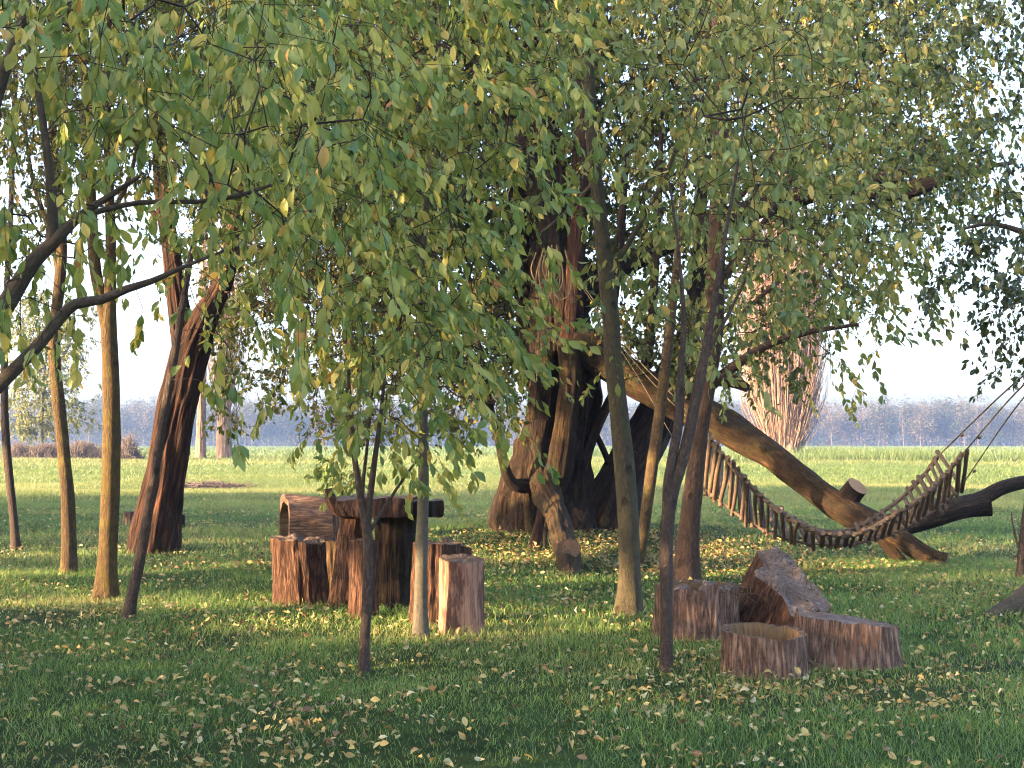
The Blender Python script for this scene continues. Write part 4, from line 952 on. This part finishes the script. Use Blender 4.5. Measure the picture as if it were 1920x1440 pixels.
# ------------------------------------------------------------------ the slatted hammock
def hammock():
    far = [(1326, 820, 15.4), (1352, 850, 15.35), (1376, 876, 15.3), (1402, 906, 15.25), (1432, 934, 15.2), (1462, 956, 15.15), (1500, 980, 15.1), (1540, 994, 15.1), (1580, 997, 15.1), (1615, 985, 15.1), (1652, 962, 15.1), (1690, 934, 15.1), (1730, 893, 15.1), (1762, 852, 15.1)]
    nea = [(1332, 826, 14.6), (1357, 856, 14.55), (1382, 884, 14.5), (1408, 913, 14.45), (1438, 941, 14.4), (1470, 964, 14.35), (1508, 988, 14.3), (1550, 1002, 14.3), (1596, 1004, 14.3), (1634, 990, 14.3), (1678, 966, 14.3), (1724, 936, 14.3), (1772, 892, 14.3), (1806, 850, 14.3)]
    bot = [(1322, 916, 15.0), (1345, 936, 14.95), (1368, 952, 14.9), (1394, 972, 14.85), (1424, 990, 14.8), (1456, 1004, 14.75), (1496, 1016, 14.7), (1540, 1021, 14.7), (1590, 1021, 14.7), (1634, 1012, 14.7), (1684, 996, 14.7), (1732, 970, 14.7), (1774, 940, 14.7), (1800, 915, 14.7)]
    def curve(rows, n):
        p = np.array([np.append(P(*q), 1.) for q in rows]); c = catmull(p, .02)[:, :3]
        s = np.concatenate([[0], np.cumsum(np.linalg.norm(np.diff(c, axis=0), axis=1))]); t = np.linspace(0, s[-1], n)
        return np.stack([np.interp(t, s, c[:, j]) for j in range(3)], 1)
    mid = P(1560, 1000, 14.7)
    h = thing('slat_hammock', 'wooden slat hammock strung on ropes between the old hollow tree and the right edge', 'hammock', mid)
    n = 38; cf, cn, cb = curve(far, n), curve(nea, n), curve(bot, n)
    for cv, r in ((cf, .022), (cn, .024), (cb, .017)):
        q = MB(); tube(q, np.column_stack([cv, r * (1 + .25 * rng.normal(size=n).clip(-1, 1))]), seg=10, step=.03, lump=.12, lf=9, caps=(True, True)); q.build('rail', M['slat'], h)
    def stick(a, b, r):
        b = b + rng.normal(size=3) * .016; a = a + rng.normal(size=3) * .010; dv = unit(b - a); a2 = a - dv * rng.uniform(.02, .07); b2 = b + dv * rng.uniform(.01, .07)
        m = (a2 + b2) / 2 + rng.normal(size=3) * .008
        q = MB(); tube(q, np.array([np.append(a2, r), np.append(m, r * rng.uniform(.85, 1.15)), np.append(b2, r * .95)]), seg=9, step=.04, lump=.10, lf=8, caps=(True, True)); return q.build('slat', M['slat'], h)
    for i in range(n):
        stick(cn[i] + [0, -.02, 0], cb[i], rng.uniform(.017, .027)); stick(cf[i], cb[i] + [0, .01, 0], rng.uniform(.017, .027))
    def rope(pts, r, mat, knots=()):
        q = MB(); p = np.array([np.append(c, r) for c in pts]); tube(q, p, seg=6, step=.15, lump=0, caps=(True, True))
        for t in knots:
            c = p[0, :3] * (1 - t) + p[-1, :3] * t; dv = unit(p[-1, :3] - p[0, :3])
            tube(q, np.array([np.append(c - dv * .03, r), np.append(c, r * 2.4), np.append(c + dv * .03, r)]), seg=8, step=.01, lump=.1)
        q.build('rope', mat, h)
    end = P(2046, 610, 11.9)
    rope([cf[-1], P(1905, 716, 13.0), end], .008, M['rope'], (.18,)); rope([cn[-1], P(1915, 726, 12.8), end + [0, 0, -.04]], .008, M['rope'], (.15,)); rope([cb[-1], P(1920, 745, 12.9), end + [0, 0, -.08]], .007, M['rope'], (.13,))
    an = P(1072, 505, 18.95)
    rope([cn[0], P(1262, 742, 16.0), P(1180, 655, 17.4), an], .007, M['rope_y']); rope([cf[0], P(1250, 745, 16.3), P(1175, 660, 17.6), an + [0.02, 0, -.06]], .006, M['rope_y'])
    rope([cb[0] + [0, 0, .1], P(1268, 830, 15.8), P(1195, 705, 17.2), P(1120, 590, 18.6)], .005, M['rope_y'])
hammock()

# ------------------------------------------------------------------ far things
def far_point(px, d): 
    x = P(px, 850, d)[0]; return np.array([x, d, float(gz(x, d))])

def poplar(name, label, px, d, w, stems, fan_n, fan_lo, fan_w, H, taper=.4, flare=.5):
    b = far_point(px, d); r = thing(name, label, 'tree', b, None)
    mb = MB(); s = d / F
    for dx, ww in stems:
        tube(mb, np.array([[b[0] + dx * s, b[1], b[2] - .2, ww / 2 * s], [b[0] + dx * s * .95, b[1], b[2] + H * .12, ww / 2 * s * .86], [b[0] + dx * s * .8, b[1] + .2, b[2] + H * .35, ww / 2 * s * .7], [b[0] + dx * s * .6, b[1], b[2] + H * .7, ww / 2 * s * .45], [b[0] + dx * s * .5, b[1], b[2] + H, ww / 2 * s * .08]]),
             seg=110, step=.2, ridge=.16, rf=3.2, rs=.7, lump=.14, lf=.5, flare=flare)
    mb.build('trunk', M['poplar'], r)
    if fan_n:
        mb = MB(); A = []; Bq = []; ra = []; rb = []
        for _ in range(fan_n):
            a = rng.uniform(0, 2 * np.pi); z0 = rng.uniform(*fan_lo) * H * (1 if rng.random() < .6 else 1.8); rad = w / 2 * s * .8
            p = b + np.array([math.cos(a) * rad, math.sin(a) * rad * .8, z0]); L = rng.uniform(.12, .34) * H
            wid = fan_w * s * rng.uniform(.35, 1.0); rr_ = rng.uniform(.014, .042)
            q1 = p + np.array([math.cos(a) * wid * .55, math.sin(a) * wid * .55, L * .33]); q2 = q1 + np.array([math.cos(a) * wid * .3, math.sin(a) * wid * .3, L * .33]); q3 = q2 + np.array([math.cos(a) * wid * .1, math.sin(a) * wid * .1, L * .34]) + rng.normal(size=3) * .15
            for u, v, k1, k2 in ((p, q1, 1, .8), (q1, q2, .8, .5), (q2, q3, .5, .2)):
                A.append(u); Bq.append(v); ra.append(rr_ * k1); rb.append(rr_ * k2)
            for e in range(4):
                t = rng.random(); m = q1 * (1 - t) + q3 * t; en = m + np.array([math.cos(a + rng.normal() * .8) * .5, math.sin(a) * .4, rng.uniform(.6, 1.6)])
                A.append(m); Bq.append(en); ra.append(rr_ * .35); rb.append(rr_ * .12)
        sticks(mb, np.array(A), np.array(Bq), np.array(ra), np.array(rb), 4); mb.build('shoots', M['poplar_twig'], r)
    return r
poplar('poplar_tree', 'broad sunlit poplar bristling with upright shoots, behind the hammock', 1468, 88, 72, [(-20, 32), (9, 46)], 1300, (.0, .20), 64, 31, flare=.3)
poplar('poplar_tree', 'pale far poplar trunk with upright bare shoots, right of the leaning red-brown tree', 420, 90, 24, [(0, 26)], 170, (.05, .3), 42, 30, flare=.6)
poplar('poplar_tree', 'pinkish far poplar trunk just beside the leaning red-brown tree', 377, 92, 16, [(0, 18)], 20, (.1, .3), 14, 26)
# ivy-like green leaves on the left flank of the broad poplar stay out; a light willow far left
b = far_point(78, 84)
t = thing('field_tree', 'light green airy tree far out on the meadow at the left', 'tree', b)
mb = MB(); rows = np.array([[b[0], b[1], b[2] - .1, .12], [b[0] + .05, b[1], b[2] + 1.6, .10], [b[0], b[1], b[2] + 3.5, .09], [b[0] + .2, b[1], b[2] + 7, .06], [b[0], b[1], b[2] + 10, .03]])
c = tube(mb, rows, seg=10, step=.2); mb.build('trunk', M['smooth'], t)
n = 520; rr_ = rng.random((n, 3)); Tt = np.stack([b[0] + rng.normal(0, 1.35, n), b[1] + rng.normal(0, 1.3, n), b[2] + rng.uniform(1.6, 10, n)], 1)
crown('crown', t, c[8:, :3], c[8:, 3], Tt, [M['twig'], M['leaf_far']], leaf=.22, aspect=.4, per=14, twig=.8, big=False, subs=2, tip=.008, step=.4, yellow=.1)

def scrub(label, px, d, wpx, hpx, n, cone=False):
    b = far_point(px, d); r = thing('scrub_bush', label, 'bush', b, 'bare brown scrub on the far meadow'); s = d / F; mb = MB()
    W_ = wpx * s / 2; H = hpx * s
    x = rng.uniform(-1, 1, n) * W_; dy = rng.normal(size=n) * W_ * .35
    prof = (1 - np.abs(x) / W_) ** 1.1 if cone else np.clip(1.25 * (1 - (np.abs(x) / W_) ** 4), 0, 1) * (.30 + .75 * vnoise(x * 1.6, 0, px * .1))
    a = np.stack([b[0] + x * (.75 if not cone else 1), b[1] + dy, gz(b[0] + x, b[1] + dy) - .05], 1)
    h = H * prof * rng.uniform(.55, 1.15, n)
    e = a + np.stack([(x * .25 if not cone else -x * .6) + rng.normal(size=n) * .2, rng.normal(size=n) * .2, h], 1)
    m = (a + e) / 2 + rng.normal(size=(n, 3)) * .12
    k_ = np.full(n, .02); sticks(mb, a, m, k_, k_ * .8, 3); sticks(mb, m, e, k_ * .8, k_ * .3, 3)
    sd = m + rng.normal(size=(n, 3)) * np.array([.35, .35, .3]); sticks(mb, m, sd, k_ * .5, k_ * .2, 3)
    mb.build('stalks', M['scrub'], r)
M['scrub'] = bark('dry_stalks', (.04, .03, .024), (.10, .074, .058), (.19, .145, .11), stretch=.4, scale=6, bump=.1)
scrub('wide brown thicket around the far tree on the left', 72, 80, 112, 44, 2000)
scrub('brown thicket behind the yellow mossy trunk', 166, 80, 100, 44, 1700)
scrub('pointed brown cone-shaped thicket left of the leaning red-brown tree', 240, 79, 64, 52, 900, True)

# low heap of brushwood on the meadow
b = far_point(395, 46); hp = thing('brush_heap', 'low heap of brown brushwood on the sunny meadow', 'brush heap', b); mb = MB(); n = 700
x = rng.normal(0, .75, n).clip(-1.3, 1.3); y = rng.normal(0, .5, n).clip(-.8, .8); z = .16 * np.exp(-(x / .9) ** 2) * rng.random(n)
a = np.stack([b[0] + x, b[1] + y, gz(b[0] + x, b[1] + y) + z], 1); e = a + rng.normal(size=(n, 3)) * np.array([.3, .3, .07])
sticks(mb, a, e, np.full(n, .012), np.full(n, .005), 3); mb.build('brushwood', M['scrub'], hp)

# distant wood
def forest():
    mb = MB(); nt = 430
    xs = np.sort(rng.uniform(-225, 225, nt)); ys = rng.uniform(400, 455, nt)
    for x, y in zip(xs, ys):
        H = rng.uniform(10.5, 14.5) * (.88 + .25 * vnoise(x * .025, 1.0, 5.)); z0 = float(gz(x, y)); w = rng.uniform(3.2, 5.2)
        tint = rng.random()
        mb_r = .15
        sticks(mb, np.array([[x, y, z0 - .3]]), np.array([[x + rng.normal() * .4, y, z0 + H * .8]]), np.array([mb_r]), np.array([.05]), 5, mi=0)
        m = 17; th = rng.uniform(0, 2 * np.pi, m); zz = rng.uniform(.25, .9, m) * H
        e = np.stack([x + np.cos(th) * w * .7, y + np.sin(th) * w * .7, z0 + zz + 1.2], 1); s_ = np.stack([np.full(m, x), np.full(m, y), z0 + zz * .75], 1)
        sticks(mb, s_, e, np.full(m, .07), np.full(m, .02), 3, mi=0)
        nl = 1000; nc = 34
        cl = rng.normal(size=(nc, 3)); cl = unit(cl) * rng.random((nc, 1)) ** .4
        cp = np.stack([x + cl[:, 0] * w, y + cl[:, 1] * w, z0 + H * .60 + cl[:, 2] * H * .40], 1)
        o = rng.integers(0, nc, nl); pos = cp[o] + rng.normal(size=(nl, 3)) * np.array([.75, .75, .8])
        pos[:, 2] = np.clip(pos[:, 2], z0 + .4, None)
        leaves(mb, pos, rng.normal(size=(nl, 3)), rng.uniform(.3, .6, nl), .8, np.clip(.75 * tint + .25 * rng.random(nl), 0, 1), big=False, mi=1)
    # shrubs along the foot of the wood
    n = 30000; x = rng.uniform(-225, 225, n); y = rng.uniform(398, 440, n); z = rng.random(n) * (2.5 + 4.5 * vnoise(x * .12, 0, 3.))
    leaves(mb, np.stack([x, y, gz(x, y) + z], 1), rng.normal(size=(n, 3)), rng.uniform(.4, .8, n), .8, np.clip(vnoise(x * .1, 1., 8.), 0, 1), big=False, mi=1)
    o = mb.build('distant_forest', [M['poplar'], M['leaf_forest']]); tag(o, 'hazy blue autumn wood along the far edge of the fields', 'forest', kind='stuff')
M['leaf_forest'] = leafmat('autumn_wood', [(0, (.018, .026, .020)), (.4, (.030, .032, .024)), (.7, (.052, .038, .030)), (1, (.075, .055, .045))], trans=.2, gloss=.8, spec=.1)
forest()

# ------------------------------------------------------------------ unseen hedge standing in for the shading trees, gaps cut for chosen sun spots
def shade_hedge():
    a0 = np.array([-14., 6.]) @ SD[:2]; n = 150000
    u = rng.uniform(-5, 37.5, n); al = a0 + rng.normal(0, .7, n)
    zt = 11.0 + 1.2 * (vnoise(u * .35, 0, 4.) - .5) - 3.6 * smooth((u - 29) / 8)
    z = rng.random(n) * zt
    p = np.stack([al * SD[0] + u * SU[0], al * SD[1] + u * SU[1], z], 1)
    gap = vnoise(u * .9, z * 1.3, 3.3)
    k_ = ~sunlit_line(p) & (gap < .86)
    p = p[k_]; m = len(p)
    mb = MB(); leaves(mb, p, rng.normal(size=(m, 3)) + [0, 0, -.6], rng.uniform(.18, .30, m), .6, np.clip(rng.normal(.4, .2, m), 0, 1), big=False, mi=1)
    for uu in np.arange(-4, 37, 1.9):
        q = (a0 * SD + uu * SU); z0 = 0.
        sticks(mb, np.array([[q[0], q[1], -.1]]), np.array([[q[0] + rng.normal() * .1, q[1] + rng.normal() * .1, 5.5]]), np.array([.035]), np.array([.015]), 6, mi=0)
    o = mb.build('shade_hedge', [M['limb_dark'], M['leaf_w']]); tag(o, 'unseen leafy hedge added beyond the left edge to shade the lawn, gaps cut for sun spots', 'hedge')
shade_hedge()

# ------------------------------------------------------------------ haze
k = N('haze')
hz = k.n('VolumePrincipled', {'Color': (.22, .35, .66, 1), 'Density': HAZE, 'Anisotropy': 0.25})
HM = k.end(hz.outputs[0], vol=True)
mb = MB(); X0, X1, Y0, Y1, Z0, Z1 = -340, 340, -45, 650, -1.6, 33.5
v = np.array([[x, y, z] for z in (Z0, Z1) for y in (Y0, Y1) for x in (X0, X1)])
mb.add(v, [np.array([[0, 2, 3, 1], [4, 5, 7, 6], [0, 1, 5, 4], [2, 6, 7, 3], [0, 4, 6, 2], [1, 3, 7, 5]])])
o = mb.build('haze', HM, shade=False); o['kind'] = 'stuff'

# ------------------------------------------------------------------ light, sky, camera
w = bpy.data.worlds.new('World'); sc.world = w; w.use_nodes = True
nt = w.node_tree; bg = nt.nodes['Background']
sky = nt.nodes.new('ShaderNodeTexSky'); sky.sky_type = 'NISHITA'; sky.sun_disc = False
sky.sun_elevation = EL; sky.air_density = 0.6; sky.dust_density = DUST; sky.ozone_density = 0.4; sky.altitude = 50
sky.sun_rotation = math.atan2(-SD[0], -SD[1])
nt.links.new(sky.outputs[0], bg.inputs[0]); bg.inputs[1].default_value = SKY
sl = bpy.data.lights.new('sun', 'SUN'); sl.energy = SUN; sl.angle = R(0.5); sl.color = (1.0, .67, .37)
so = bpy.data.objects.new('sun', sl); C.objects.link(so)
from mathutils import Vector
so.rotation_euler = Vector((SD[0] * math.cos(EL), SD[1] * math.cos(EL), -math.sin(EL))).to_track_quat('-Z', 'Y').to_euler()
so.location = (-20, -8, 12)

cd = bpy.data.cameras.new('camera'); cam = bpy.data.objects.new('camera', cd); C.objects.link(cam)
cd.sensor_width = 36; cd.lens = 36 * F / 1920; cd.clip_start = .1; cd.clip_end = 3000
cam.location = CAM; cam.rotation_euler = (math.pi / 2 + PITCH, 0, 0)
cd.dof.use_dof = True; cd.dof.focus_distance = 11.5; cd.dof.aperture_fstop = 49 / 3.0
sc.camera = cam

sc.view_settings.view_transform = 'Standard'; sc.view_settings.look = 'None'
sc.view_settings.exposure = EXPO; sc.view_settings.gamma = 1.0
cy = sc.cycles
cy.use_denoising = True; cy.filter_width = 1.1
cy.max_bounces = 6; cy.diffuse_bounces = 3; cy.glossy_bounces = 2; cy.transmission_bounces = 3; cy.transparent_max_bounces = 4; cy.volume_bounces = 0
cy.sample_clamp_indirect = 6.0
for o in C.objects:
    if '_loc' in o: del o['_loc']
